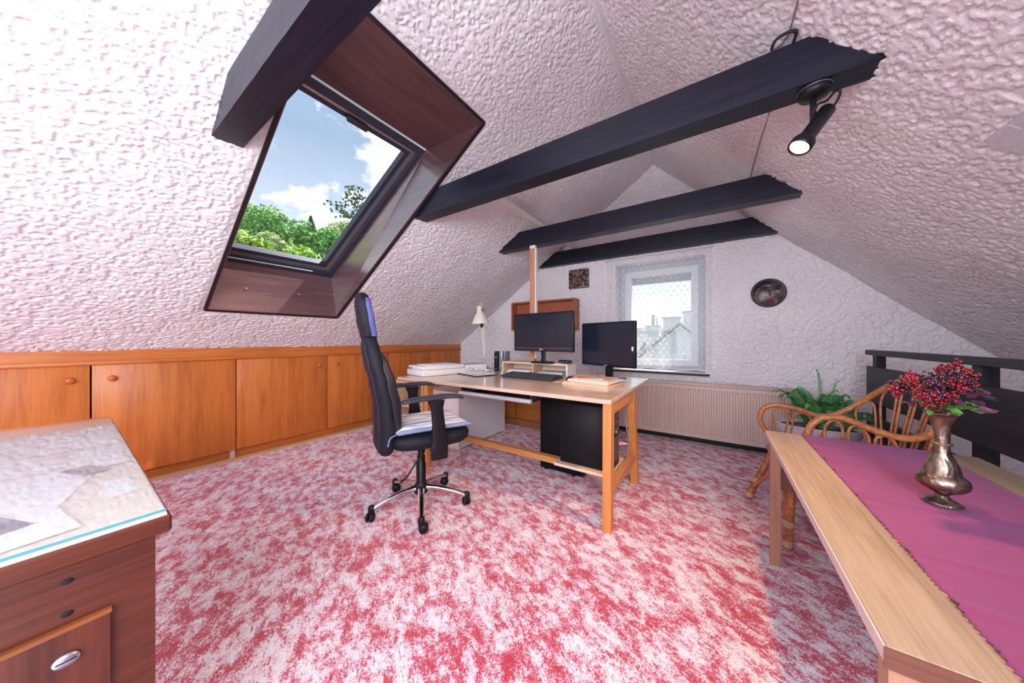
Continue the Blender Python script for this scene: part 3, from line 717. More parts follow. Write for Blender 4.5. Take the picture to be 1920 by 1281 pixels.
# towers
def tower(a, b, label, front_face):
    t = thing('computer_tower', ((a[0]+b[0])/2, (a[1]+b[1])/2, a[2]), label, 'computer')
    MB().rbox(a, (b[0]-.02, b[1], b[2]), .004, 1).build('case', M_BLACKM, t)
    f = MB().rbox((b[0]-.02, a[1], a[2]), (b[0]+.012, b[1], b[2]), .012, 3).build('front_bezel', M_BLACK, t)
    h = b[2]-a[2]; M_GR = plain('grey_plastic', (.10, .10, .115), .4, .3)
    for k in range(3):
        z = b[2]-.05-k*.045; rb('drive_bay', M_GR, (b[0]+.012, a[1]+.02, z-.034), (b[0]+.016, b[1]-.02, z), .002, t)
    rb('port_panel', M_GR, (b[0]+.012, a[1]+.03, a[2]+.05), (b[0]+.017, b[1]-.03, a[2]+h*.5), .003, t)
    MB().lathe([(.009, 0), (.009, .005), (.002, .006)], 14, Matrix.Translation((b[0]+.016, (a[1]+b[1])/2, a[2]+h*.58)) @ Matrix.Rotation(PI/2, 4, 'Y')).build('power_button', M_CHROME, t)
    return t
tower((-.905, 1.945, .2505), (-.562, 2.14, .662), 'large black computer tower on the shelf under the right end of the desk', 1)
tw2 = tower((-1.24, 2.27, .02), (-.87, 2.47, .64), 'second black computer tower standing behind the large tower under the desk', 0)
box('top_cover', plain('grey_lid', (.32, .33, .36), .3, .5), (-1.235, 2.275, .64), (-.90, 2.465, .646), tw2)
for x in (-1.2, -.95):
    for y in (2.30, 2.44): MB().lathe([(.014, 0), (.014, .019)], 12, c=(x, y, .001)).build('foot', M_BLACK, tw2)
# white cables behind right leg
MB().tube(smooth_path([(-.60, 2.44, .70), (-.57, 2.46, .60), (-.585, 2.47, .45), (-.57, 2.5, .3), (-.60, 2.52, .1), (-.66, 2.55, .01)], 6), .006, 6).build('white_cable', M_WHITE, label='white cable hanging down behind the right desk trestle', cat='cable')

# ------------------------------------------------------------------ things on the desk
rs = thing('monitor_riser', (-1.5, 2.68, ZD), 'pale beech monitor riser with two open compartments on the desk', 'monitor stand')
ra = (-1.87, 2.59, ZD+.0005); rz = ZD+.113
box('top_board', M_LIGHTWX, (-1.87, 2.59, rz-.018), (-1.13, 2.795, rz), rs)
for x in (-1.87, -1.51, -1.148): box('upright', plain('white_upright', (.80, .77, .74), .4) if x > -1.2 else M_LIGHTW, (x, 2.592, ZD+.0005), (x+.018, 2.785, rz-.018), rs)
box('back_board', M_LIGHTWX, (-1.852, 2.785, ZD+.0005), (-1.148, 2.795, rz-.018), rs)
for i, (xa, xb, z, lb) in enumerate(((-1.82, -1.56, 0, 'white papers lying in the left compartment of the monitor riser'), (-1.80, -1.54, .014, 'white papers on top of the sheets in the left riser compartment'),
                              (-1.47, -1.20, 0, 'white papers lying in the right compartment of the monitor riser'), (-1.45, -1.19, .014, 'grey booklet on top of the papers in the right riser compartment'))):
    rb('paper_stack', M_PAPER if i != 3 else plain('grey_booklet', (.45, .47, .52), .5), (xa, 2.60+.006*i, ZD+.001+z), (xb, 2.78, ZD+.014+z), .002, label=lb, cat='papers', group='papers in the monitor riser')

def monitor(name, pl, pr, z0, z1, label, base, chin=.03, bez=.016, logo=True, thick=.03):
    pl = Vector(pl); pr = Vector(pr); c = (pl+pr)/2; ang = math.atan2(pr.y-pl.y, pr.x-pl.x); W = (pr-pl).length; Hh = z1-z0
    t = thing(name, (c.x, c.y, base), label, 'monitor', rz=ang)
    dz = z0-base
    L = dict(local=True)
    MB().rbox((-W/2, .0, dz), (W/2, thick, dz+Hh), .006, 2).build('housing', M_BLACK, t, **L)
    MB().rbox((-W/2*.7, thick, dz+Hh*.15), (W/2*.7, thick+.03, dz+Hh*.85), .012, 2).build('rear_bulge', M_BLACK, t, **L)
    MB().box((-W/2+bez, -.0015, dz+bez+chin), (W/2-bez, .0, dz+Hh-bez)).build('screen', plain('dark_screen', (.014, .018, .034), .2, spec=.45), t, **L)
    return t, W, dz, Hh
t1, W, dz, Hh = monitor('computer_monitor', (-1.745, 2.63), (-1.058, 2.555), .985, 1.362, 'larger black monitor standing on the beech riser', ZD+.1135, .028)
MB().box((-W/2+.01, -.003, dz+.006), (W/2-.01, -.001, dz+.034)).build('chin', plain('glossy_chin', (.02, .02, .03), .1), t1, local=True)
MB().box((-W/2+.012, -.0045, dz+.033), (W/2-.012, -.003, dz+.0355)).build('chin_trim', plain('grey_trim', (.3, .33, .4), .3), t1, local=True)
MB().loft([(0, .035, .012, .028, .018, 2.5), (0, .035, .05, .022, .014, 2.5), (0, .03, dz+.06, .03, .014, 2.5)], 20).build('stand_neck', M_BLACK, t1, local=True)
MB().loft([(0, .02, 0, .13, .085, 2.2), (0, .02, .008, .13, .085, 2.2), (0, .02, .014, .115, .072, 2.2)], 32).build('stand_base', M_BLACK, t1, local=True)
def text_part(txt, size, M, parent, mat, name='logo', ext=.0006):
    cu = bpy.data.curves.new('t', 'FONT'); cu.body = txt; cu.size = size; cu.extrude = ext; cu.align_x = 'CENTER'; cu.align_y = 'CENTER'
    o = bpy.data.objects.new('t', cu); COL.objects.link(o)
    dg = bpy.context.evaluated_depsgraph_get(); me = bpy.data.meshes.new_from_object(o.evaluated_get(dg))
    bpy.data.objects.remove(o); me.transform(M); me.materials.clear(); me.materials.append(mat)
    q = bpy.data.objects.new(name, me); COL.objects.link(q); q.parent = parent; return q
M_LOGO = plain('logo_silver', (.75, .75, .78), .4)
text_part('LG', .017, Matrix.Translation((.010, -.004, dz+.020)) @ Matrix.Rotation(PI/2, 4, 'X'), t1, M_LOGO)
MB().lathe([(.008, 0), (.008, .001)], 20, Matrix.Translation((-.014, -.003, dz+.020)) @ Matrix.Rotation(PI/2, 4, 'X')).build('logo_disc', M_LOGO, t1, local=True)

t2, W, dz, Hh = monitor('computer_monitor', (-1.05, 2.74), (-.53, 2.526), .868, 1.252, 'matt black monitor at the right end of the desk with a white badge', ZD, .004, .014)
MB().box((-.035, .034, .004), (.035, .05, dz+.12)).build('stand_neck', M_BLACK, t2, local=True)
MB().rbox((-.12, -.04, 0.0005), (.12, .12, .012), .004, 2).build('stand_base', M_BLACK, t2, local=True)
MB().prism([(W/2-.028, dz+.175), (W/2-.012, dz+.175), (W/2-.012, dz+.15), (W/2-.02, dz+.135), (W/2-.028, dz+.15)], 1, -.0035, -.0016).build('badge', plain('white_badge', (.8, .82, .9), .4), t2, local=True)
MB().box((-.022, -.001, dz+.006), (.012, .0, dz+.010)).build('logo', M_LOGO, t2, local=True)

# keyboard
kb = thing('keyboard', (-1.36, 2.30, ZD), 'dark grey full-size keyboard on the desk in front of the riser', 'keyboard', rz=math.atan2(2.19-2.215, .55))
MB().hexa([(-.27, -.085, .004), (.27, -.085, .004), (.27, .10, .004), (-.27, .10, .004), (-.27, -.085, .014), (.27, -.085, .014), (.27, .10, .036), (-.27, .10, .036)]).build('case', plain('keyboard_grey', (.03, .032, .045), .45), kb, local=True)
M_KEY = plain('key_grey', (.045, .048, .065), .4)
kme = None
for r in range(6):
    y = -.068+r*.027; z = .014+.022*(y+.085)/.185
    n = 20 if r else 15
    x = -.258
    for k in range(n):
        w = .0205
        if r == 0 and k == 4: w = .14
        if x+w > .262: break
        if kme is None or w > .1:
            km = MB().hexa([(0, 0, 0), (w, 0, 0), (w, .022, .001), (0, .022, .001), (.002, .002, .007), (w-.002, .002, .007), (w-.002, .019, .008), (.002, .019, .008)])
            o = km.build('key', M_KEY, kb, local=True)
            if w < .1: kme = o.data
        else:
            o = bpy.data.objects.new('key', kme); COL.objects.link(o); o.parent = kb
        o.location = (x, y, z); x += w+.0055 if not (k in (13,)) else w+.016
# mouse
ms = thing('computer_mouse', (-.985, 2.34, ZD+.003), 'black computer mouse on a paper beside the keyboard', 'mouse', rz=R(-15))
MB().loft([(0, 0, .0, .032, .055, 2.4), (0, 0, .012, .034, .058, 2.3), (0, -.004, .026, .028, .047, 2.2), (0, -.008, .036, .015, .028, 2)], 24).build('shell', M_BLACK, ms, local=True)
MB().lathe([(.006, -.003), (.007, 0), (.006, .003)], 12, Matrix.Translation((0, .03, .030)) @ Matrix.Rotation(PI/2, 4, 'Y')).build('wheel', plain('grey_rubber', (.1, .1, .1), .6), ms, local=True)

def sheet(name, corners, z, th, mat, label, cat, group=None):
    m = MB().hexa([*[(x, y, z) for x, y in corners], *[(x, y, z+th) for x, y in corners]])
    return m.build(name, mat, label=label, cat=cat, group=group)
def rotrect(cx, cy, w, d, a):
    ca, sa = math.cos(a), math.sin(a)
    return [(cx+px*ca-py*sa, cy+px*sa+py*ca) for px, py in ((-w/2, -d/2), (w/2, -d/2), (w/2, d/2), (-w/2, d/2))]
sheet('paper_sheet', rotrect(-1.0, 2.33, .20, .26, .1), ZD+.0005, .002, plain('tan_paper', (.62, .45, .36), .6), 'thin sheet lying under the computer mouse', 'paper')
t = NT('magazine_print'); c_ = t.coord(); n_ = t.n('ShaderNodeTexNoise', Scale=22.0, Detail=4.0); t.l(c_, n_.inputs['Vector'])
t.l(t.ramp(n_.outputs['Fac'], [(.40, (.75, .22, .06)), (.50, (.85, .55, .35)), (.56, (.88, .84, .80)), (.66, (.6, .5, .5))]), t.b.inputs['Base Color']); t.b.inputs['Roughness'].default_value = .35; M_MAG = t.m
M_CREAM = plain('folder_cream', (.82, .60, .40), .5); M_PINK = plain('folder_pink', (.80, .50, .36), .5)
specs = [(-.78, 2.30, .36, .36, -.10, .010, M_CREAM, 'cream folder at the bottom of the stack by the right monitor'), (-.80, 2.31, .34, .33, -.02, .008, M_PINK, 'salmon folder second from the bottom in the right stack'),
         (-.77, 2.33, .33, .32, -.16, .008, M_PAPER, 'white papers in the middle of the stack by the right monitor'), (-.80, 2.34, .31, .30, .02, .007, M_CREAM, 'pale folder just under the printed magazine'),
         (-.84, 2.35, .24, .26, .25, .006, M_MAG, 'orange printed magazine on top of the stack by the right monitor')]
z = ZD+.001
for (cx, cy, w, d, a, th, mt, lb) in specs:
    sheet('folder' if 'folder' in lb else 'magazine' if 'magazine' in lb else 'paper_stack', rotrect(cx, cy, w, d, a), z, th, mt, lb, 'magazine' if 'magazine' in lb else 'folder' if 'folder' in lb else 'papers', 'paper stack by the right monitor'); z += th+.001
# things on the riser
cd = thing('card_reader', (-1.29, 2.70, rz), 'small black device lying on the riser beside the monitor foot', 'device')
MB().rbox((-1.255, 2.66, rz+.001), (-1.14, 2.74, rz+.030), .006).build('case', M_BLACK, cd)
box('slot', plain('grey_plastic', (.10, .10, .115), .4, .3), (-1.245, 2.6575, rz+.010), (-1.15, 2.6598, rz+.016), cd)
sheet('paper_sheet', rotrect(-1.30, 2.635, .18, .07, .1), rz+.0005, .002, M_PAPER, 'white slip lying on the riser in front of the small black device', 'paper')

# router
rt = thing('router', (-1.945, 2.66, ZD), 'upright black router with small white marks left of the riser', 'router', rz=R(2))
MB().rbox((-.045, -.055, .0005), (.0, .10, .215), .004, 2).build('front_housing', M_BLACK, rt, local=True)
MB().loft([(.034, .03, .0005, .033, .08, 4), (.034, .03, .215, .033, .08, 4)], 28).build('side_shell', plain('gloss_grey', (.30, .33, .38), .08, .6), rt, local=True)
text_part('52', .022, Matrix.Translation((-.022, -.056, .150)) @ Matrix.Rotation(PI/2, 4, 'X'), rt, M_LOGO, 'mark')
MB().box((-.043, -.0565, .200), (-.034, -.055, .209)).build('mark', M_LOGO, rt, local=True)
MB().lathe([(.005, 0), (.005, .001)], 14, Matrix.Translation((-.020, -.0555, .025)) @ Matrix.Rotation(PI/2, 4, 'X')).build('button', M_LOGO, rt, local=True)
# black hand-held tube resting beside the router
MB().tube([(-2.17, 2.86, ZD+.115), (-2.04, 2.83, ZD+.045), (-1.99, 2.82, ZD+.014)], [.010, .012, .013], 10).build('black_umbrella', M_BLACK, label='thin black folding umbrella leaning behind the router', cat='umbrella')
# desk lamp
ld = thing('desk_lamp', (-2.185, 2.70, ZD), 'cream jointed desk lamp with a conical shade, clamped at the back of the desk', 'lamp')
M_LAMP = plain('cream_enamel', (.84, .74, .66), .35)
bx, by = -2.185, 2.70
MB().lathe([(.045, .001), (.045, .012), (.022, .02), (.018, .05)], 24, c=(bx, by, ZD)).build('base_clamp', M_BLACK, ld)
e = Vector((bx-.05, by-.0, 1.30)); b0 = Vector((bx, by, ZD+.05))
m = MB()
for s in (-1, 1): m.tube([b0+Vector((.012*s, 0, 0)), e+Vector((.012*s, 0, 0))], .0055, 8)
m.build('arm', M_LAMP, ld)
MB().tube([b0+Vector((.0, -.012, .03)), b0+Vector((0, -.012, .15))], .008, 8).build('spring', M_CHROME, ld)
MB().rbox((e.x-.018, e.y-.012, e.z-.06), (e.x+.018, e.y+.012, e.z+.0), .005).build('joint', M_BLACK, ld)
sc_ = Vector((e.x-.0, e.y-.03, 1.285))
MB().lathe([(.100, 0), (.101, .004), (.062, .085), (.036, .125), (.032, .135), (.031, .19), (.028, .196), (.006, .198)], 36, Matrix.Translation(sc_) @ Matrix.Rotation(R(5), 4, 'X')).build('lamp_shade', M_LAMP, ld)
MB().lathe([(.02, .02), (.028, .05), (.02, .085), (.013, .11)], 20, Matrix.Translation(sc_)).build('bulb', M_WHITE, ld)
m = MB()
for k in range(10):
    a = 2*PI*k/10; m.box((sc_.x+.0315*math.cos(a)-.002, sc_.y+.0315*math.sin(a)-.002, sc_.z+.14), (sc_.x+.0315*math.cos(a)+.002, sc_.y+.0315*math.sin(a)+.002, sc_.z+.165))
m.build('vent_slots', M_BLACK, ld)
MB().tube(smooth_path([sc_+Vector((-.018, 0, .19)), sc_+Vector((-.012, 0, .225)), sc_+Vector((.012, 0, .225)), sc_+Vector((.018, 0, .19))], 5), .003, 6).build('top_loop', M_LAMP, ld)
# printer
pr = thing('printer', (-2.30, 2.08, ZD), 'flat white printer on the left end of the desk', 'printer', rz=R(-12))
M_PRW = plain('printer_white', (.84, .84, .85), .35)
MB().rbox((-.17, -.235, .001), (.155, .235, .055), .008).build('body', M_PRW, pr, local=True)
MB().rbox((-.155, -.225, .057), (.145, .225, .092), .006).build('scanner_lid', M_PRW, pr, local=True)
MB().box((-.13, -.236, .068), (-.07, -.226, .072)).build('label', M_BLACK, pr, local=True)
MB().rbox((-.12, -.15, .093), (.10, .17, .100), .002).build('document_cover', M_PRW, pr, local=True)
# white box and papers next to the lamp
bxw = thing('card_box', (-2.19, 2.47, ZD), 'white lidded cardboard box between the printer and the lamp', 'box', rz=R(-20))
MB().rbox((-.10, -.13, .001), (.10, .13, .06), .003).build('tray', M_PAPER, bxw, local=True)
MB().rbox((-.103, -.133, .048), (.103, .133, .075), .003).build('lid', M_PRW, bxw, local=True)
MB().box((-.09, -.10, .0755), (.07, .12, .080)).build('insert', plain('grey_booklet', (.45, .47, .52), .5), bxw, local=True)
sheet('notebook', rotrect(-1.93, 2.25, .34, .24, -.28), ZD+.001, .008, plain('dark_cover', (.03, .03, .035), .4), 'black-covered notebook lying under the white sheets on the desk', 'notebook')
sheet('paper_sheet', rotrect(-1.94, 2.26, .33, .23, -.26), ZD+.010, .004, M_PAPER, 'white sheets lying on the black-covered notebook', 'paper')
sheet('paper_sheet', rotrect(-2.02, 2.36, .22, .20, .25), ZD+.015, .003, M_PRW, 'upper white sheet lying askew beside the white box', 'paper')
gp = MB()
for s in (-.035, .035):
    gp.tube([Vector((-2.02+s+.028*math.cos(a*PI/8), 2.30, ZD+.046+.018*math.sin(a*PI/8))) for a in range(17)], .0015, 6)
gp.tube([(-2.083, 2.30, ZD+.046), (-2.075, 2.40, ZD+.03)], .0015, 6); gp.tube([(-1.957, 2.30, ZD+.046), (-1.96, 2.40, ZD+.03)], .0015, 6)
gp.tube([(-2.027, 2.30, ZD+.048), (-2.013, 2.30, ZD+.048)], .0015, 6)
gp.build('eyeglasses', M_BLACK, label='thin dark framed eyeglasses lying on the papers by the lamp', cat='eyeglasses')
td = MB().lathe([(.018, 0), (.032, 0), (.034, .010), (.032, .020), (.018, .020)], 24, c=(-2.06, 2.58, ZD+.002)); td.build('tape_roll', plain('pale_green_tape', (.66, .78, .55), .4), label='pale green tape roll on the desk between lamp and router', cat='tape')
MB().tube(smooth_path([(-2.12, 2.66, ZD+.03), (-2.02, 2.62, ZD+.02), (-2.01, 2.68, ZD+.07), (-2.005, 2.74, ZD+.12), (-2.0, 2.79, ZD+.09), (-1.99, 2.805, ZD+.03)], 6), .004, 6).build('brown_cable', plain('brown_cable', (.36, .12, .06), .5), label='reddish brown cable looping behind the router', cat='cable')

# ================================================================== OFFICE CHAIR
oc_ = thing('swivel_chair', (-1.625, 1.33, 0), 'black high-backed swivel chair on a chrome five-star base', 'chair', rz=R(-25))
L = dict(local=True)
star0 = math.atan2(.03-.0, 1)
ctr = Vector((-1.625, 1.33)); feet = [(-1.744, 1.03), (-1.372, 1.081), (-1.308, 1.447), (-1.714, 1.66), (-1.93, 1.37)]
angs = []
RZ = R(-25)
for k in range(5):
    angs.append(R(-111)+k*2*PI/5-RZ)
for k, a in enumerate(angs):
    ca, sa = math.cos(a), math.sin(a)
    pts = smooth_path([(ca*.03, sa*.03, .125), (ca*.12, sa*.12, .118), (ca*.22, sa*.22, .096), (ca*.298, sa*.298, .070)], 5)
    MB().tube(pts, [.019-.006*i/(len(pts)-1) for i in range(len(pts))], 12, flat=1.15).build('base_spoke', M_CHROME, oc_, **L)
    cx, cy = ca*.305, sa*.305
    st = MB().lathe([(.017, .040), (.019, .05), (.019, .085), (.012, .092)], 16, c=(cx, cy, 0)).build('caster_stem', M_BLACK, oc_, **L)
    wa = a+R(50+k*37); Mw = Matrix.Translation((cx+.012*math.cos(wa), cy+.012*math.sin(wa), .0275)) @ Matrix.Rotation(wa, 4, 'Z') @ Matrix.Rotation(PI/2, 4, 'X')
    for s in (-1, 1):
        MB().lathe([(.006, .006*s), (.024, .006*s), (.027, .011*s), (.026, .018*s), (.018, .024*s), (.003, .026*s)], 22, Mw).build('caster_wheel', M_BLACK, oc_, **L)
MB().lathe([(.040, .085), (.045, .095), (.045, .135), (.034, .15), (.031, .155), (.031, .28), (.026, .285), (.026, .33), (.020, .335), (.020, .43)], 24).build('gas_column', M_BLACK, oc_, **L)
MB().rbox((-.09, -.12, .405), (.09, .12, .445), .012).build('tilt_mechanism', M_BLACK, oc_, **L)
MB().tube(smooth_path([(.08, .0, .42), (.13, -.02, .39), (.125, -.07, .33), (.14, -.12, .27), (.15, -.16, .25)], 5), .006, 8).build('adjust_lever', M_BLACK, oc_, **L)
# seat
def seat_secs():
    out = []
    for z, g in ((.440, -.05), (.447, -.02), (.465, 0), (.50, .004), (.522, -.01), (.532, -.05), (.535, -.10)):
        out.append((0, .03, z, .245+g, .255+g, 3.6))
    return out
MB().loft(seat_secs(), 36).build('seat', M_FAB, oc_, **L)
# backrest: racing style, rises and leans back
def back_secs(lst, n=28): return lst
def interp(tab, z):
    for i in range(len(tab)-1):
        if tab[i][0] <= z <= tab[i+1][0]:
            t = (z-tab[i][0])/(tab[i+1][0]-tab[i][0]); t = t*t*(3-2*t)
            return [a+(b-a)*t for a, b in zip(tab[i], tab[i+1])]
    return list(tab[-1])
# z, y, halfwidth, halfdepth
tabB = [(.42, -.235, .15, .035), (.45, -.235, .19, .050), (.56, -.225, .20, .055), (.70, -.235, .20, .050), (.84, -.262, .21, .047), (.96, -.29, .205, .047), (1.04, -.305, .175, .045), (1.10, -.315, .135, .040), (1.125, -.318, .09, .030)]
secs = []
for i in range(33):
    z = .42+(1.125-.42)*i/32; _, y, w, d = interp(tabB, z); secs.append((0, y, z, w, d, 2.8))
MB().loft(secs, 40).build('backrest', M_FAB, oc_, **L)
tabH = [(1.095, -.315, .085, .035), (1.12, -.318, .118, .046), (1.22, -.335, .128, .048), (1.32, -.35, .118, .044), (1.365, -.356, .085, .034), (1.382, -.358, .035, .016)]
secs = []
for i in range(21):
    z = 1.095+(1.382-1.095)*i/20; _, y, w, d = interp(tabH, z); secs.append((0, y, z, w, d, 2.8))
MB().loft(secs, 32).build('headrest', M_FAB, oc_, **L)
M_BLUE = plain('violet_blue_fabric', (.07, .08, .28), .55, bump=.2, bscale=300)
for s in (-1, 1):
    vs = []; 
    secs = []
    for i in range(13):
        z = 1.12+(1.345-1.12)*i/12; _, y, w, d = interp(tabH, z); secs.append((s*(w-.006), y+.020, z, .009, d*.36, 2.2))
    MB().loft(secs, 16).build('side_wing', M_BLUE, oc_, label='violet-blue side panel of the headrest', **L)
    secs = []
    for i in range(21):
        z = .50+(1.03-.50)*i/20; _, y, w, d = interp(tabB, z); k = math.sin(PI*i/20)**.5; secs.append((s*(w-.045), y+d*.75, z, .030*k+.004, .040*k+.004, 2.2))
    MB().loft(secs, 16).build('side_bolster', plain('black_leatherette', (.014, .015, .026), .42), oc_, **L)
    # seam piping on the rear edge
    pp = []
    for i in range(28):
        z = .47+(1.08-.47)*i/27; _, y, w, d = interp(tabB, z); pp.append((s*(w*.80), y-d*.93, z))
    MB().tube(pp, .0022, 6).build('piping', plain('navy_piping', (.03, .035, .09), .5), oc_, **L)
    # armrest: support and pad
    xa = s*.30
    MB().rbox((xa-.018, -.02, .40), (xa+.018, .075, .50), .010).build('arm_plate', M_BLACK, oc_, **L)
    MB().loft([(xa, .03, .41, .018, .050, 3), (xa, .03, .50, .019, .050, 3), (xa, .025, .60, .017, .038, 3), (xa, .015, .70, .017, .036, 3), (xa, .01, .745, .02, .05, 3)], 20).build('arm_support', M_BLACK, oc_, **L)
    MB().box((min(xa, xa-s*.09), .0, .425), (max(xa, xa-s*.09), .05, .437)).build('arm_bracket', M_BLACK, oc_, **L)
    pass
    arm = MB()
    def fa(u, v, xa=xa): return None
    pts = [(xa, -.18, .752), (xa, -.12, .760), (xa, -.03, .764), (xa, .07, .766), (xa, .14, .760), (xa, .17, .750)]
    pth = smooth_path(pts, 5); nn = len(pth)
    rr = [.012+.006*math.sin(PI*min(1, (i+.8)/(nn))) for i in range(nn)]
    vs = []; n = 16
    for i, p in enumerate(pth):
        for k in range(n):
            a = 2*PI*k/n; hw = .040*(1-.35*abs(2*i/(nn-1)-1)**4); vs.append((p.x+hw*math.copysign(abs(math.cos(a))**.7, math.cos(a)), p.y, p.z+rr[i]*.8*math.sin(a)))
    arm.add(vs, [(i*n+k, i*n+(k+1) % n, (i+1)*n+(k+1) % n, (i+1)*n+k) for i in range(nn-1) for k in range(n)]+[tuple(range(n))[::-1], tuple(range((nn-1)*n, nn*n))], True)
    arm.build('armrest', plain('arm_pad', (.028, .030, .045), .4), oc_, **L)
# seat cushion, a thing of its own
def mat_stripes():
    t = NT('striped_cotton'); tc = t.n('ShaderNodeTexCoord'); mp = t.n('ShaderNodeSeparateXYZ'); t.l(tc.outputs['Object'], mp.inputs[0])
    m = t.n('ShaderNodeMath', operation='MULTIPLY_ADD'); t.l(mp.outputs[0], m.inputs[0]); m.inputs[1].default_value = 2.3; m.inputs[2].default_value = .5
    W = (.90, .91, .96); B = (.26, .30, .50); G = (.42, .40, .36); LB = (.50, .56, .68)
    r = t.ramp(m.outputs[0], [(0, W), (.08, LB), (.12, W), (.22, B), (.27, W), (.32, LB), (.35, W), (.45, G), (.49, W), (.57, G), (.59, W), (.70, B), (.75, W), (.82, LB), (.86, W), (.95, B)], 'CONSTANT')
    t.l(r, t.b.inputs['Base Color']); t.b.inputs['Roughness'].default_value = .9
    n = t.n('ShaderNodeTexNoise', Scale=400.0); t.l(tc.outputs['Object'], n.inputs['Vector']); t.bump(n.outputs['Fac'], .3, .002)
    return t.m
cu = thing('seat_cushion', (-1.625, 1.33, .5355), 'striped white, blue and grey cushion on the swivel chair seat', 'cushion', rz=R(-25))
m = MB(); vs = []
def cush(u, v, top):
    x = (u-.5)*.45; y = .035+(v-.5)*.45; e = min(u, 1-u, v, 1-v); puff = min(1, e/.18); puff = math.sqrt(1-(1-puff)**2)
    pin = .0 if e > .02 else .0
    # corners drawn out to points
    kx = 1+.05*(abs(2*v-1)**6); ky = 1+.05*(abs(2*u-1)**6)
    z = .020+(.020*puff+.004*math.sin(u*17)*math.sin(v*13)*puff) if top else .020-.0185*puff
    return (x*kx, y*ky, z)
m.grid(lambda u, v: cush(u, v, True), 28, 28); m.grid(lambda u, v: cush(v, u, False), 28, 28)
m.build('cover', mat_stripes(), cu, **L)
m = MB()
for sx in (-1, 1):
    m.tube(smooth_path([(sx*.21, -.19, .018), (sx*.235, -.23, .01), (sx*.25, -.245, -.03)], 4), .004, 6)
m.build('tie', plain('tie_cotton', (.20, .24, .42), .8), cu, **L)

# ================================================================== FOREGROUND DESK (left)
fd = thing('side_desk', (-1.6, -.25, 0), 'dark mahogany desk with a glass top in the left foreground', 'desk')
M_TOPW = wood('desk_top_light', (.76, .66, .57), (.88, .80, .73), 0, .4, 1, 1, .05)
box('tabletop', M_TOPW, (-2.30, -.62, .7386), (-.94, .120, .742), fd)
for a, b in (((-2.30, -.62, .705), (-.932, .126, .7385)),): MB().rbox(a, b, .004, 1, smooth=False).build('top_edge', M_MAHX, fd)
box('end_panel', M_MAHX, (-.965, -.60, .001), (-.945, .105, .7045), fd)
box('front_panel', M_MAHX, (-2.28, .085, .15), (-.966, .104, .7045), fd)
box('end_panel', M_MAHX, (-2.28, -.60, .001), (-2.26, .0845, .7045), fd)
drw = box('door', M_MAHZ, (-.9445, -.50, .02), (-.935, .049, .592), fd)
box('door_edge', wood('edge_brown', (.16, .045, .012), (.26, .08, .02), 1, .4, 1, 1, .05), (-.9445, -.50, .5925), (-.934, .051, .600), fd)
MB().lathe([(.013, 0), (.015, .002), (.014, .005), (.002, .006)], 28, Matrix.Translation((-.935, .003, .545)) @ Matrix.Rotation(PI/2, 4, 'Y') @ Matrix.Diagonal((.75, 1, 1, 1))).build('lock_plate', plain('pewter', (.42, .40, .46), .3, .8), drw)
MB().box((-.9288, -.008, .5435), (-.9283, .014, .5455)).build('lock_slot', M_BLACK, drw)
for z in (.675, .618):
    MB().lathe([(.0001, .0), (.0065, .0), (.0068, .0012), (.0001, .0013)], 18, Matrix.Translation((-.9455, .004, z)) @ Matrix.Rotation(PI/2, 4, 'Y') @ Matrix.Diagonal((.75, 1, 1, 1))).build('screw_hole', plain('hole_black', (.004, .003, .003), .9), fd)
# papers under the glass
pg = [(-1.75, -.28, .60, .42, .30, 'large white sheet under the glass at the left picture edge'), (-1.30, -.06, .34, .17, -.25, 'white sheet with folded corner under the glass near the desk end'),
      (-2.0, .02, .56, .19, -.02, 'pale print along the far edge of the glass-topped desk'), (-1.20, .075, .14, .045, .05, 'small white slip at the corner nearest the red carpet'),
      (-2.05, -.06, .40, .18, .12, 'white drawing under the glass at the far left corner'), (-1.55, .06, .26, .09, .05, 'white envelope under the glass in the middle of the desk'),
      (-1.05, -.10, .14, .22, .18, 'pale blue tinted sheet under the near end of the glass')]
t = NT('map_print'); c_ = t.coord((3, 9, 1)); n_ = t.n('ShaderNodeTexNoise', Scale=3.0, Detail=6.0); t.l(c_, n_.inputs['Vector'])
t.l(t.ramp(n_.outputs['Fac'], [(.30, (.62, .62, .68)), (.40, (.86, .86, .90)), (.6, (.90, .90, .92)), (.74, (.84, .80, .76))]), t.b.inputs['Base Color']); M_MAP = t.m
for i, (cx, cy, w, d, a, lb) in enumerate(pg):
    sheet('paper_sheet', rotrect(cx, cy, w, d, a), .7424+i*.0004, .0003, M_MAP if i in (0, 2, 4, 5) else M_PAPER, lb, 'paper', 'papers under the desk glass')
sheet('photo_print', rotrect(-1.42, .035, .10, .05, .4), .7453, .0003, plain('photo_grey', (.30, .27, .30), .4), 'small dark photograph under the glass near the desk corner', 'photograph')
sheet('photo_print', rotrect(-1.13, -.075, .11, .05, .4), .7457, .0003, plain('photo_grey2', (.22, .20, .28), .4), 'dark printed picture under the glass at the left picture edge', 'photograph')
gl = MB(); gl.rbox((-2.298, -.618, .7465), (-.942, .1195, .7515), .001, 1, smooth=False)
gs = gl.build('glass_sheet', mat_glass('desk_glass', (.97, .99, .99), 1.3, 1.6), label='clear glass sheet covering the mahogany desk, teal along its edge', cat='glass sheet')
t = NT('glass_edge'); t.b.inputs['Base Color'].default_value = (.08, .30, .34, 1); t.b.inputs['Roughness'].default_value = .2
m = MB(); m.box((-.9418, -.618, .7465), (-.9410, .1195, .7515)); m.build('edge_band', t.m, gs, label='teal polished glass edge')

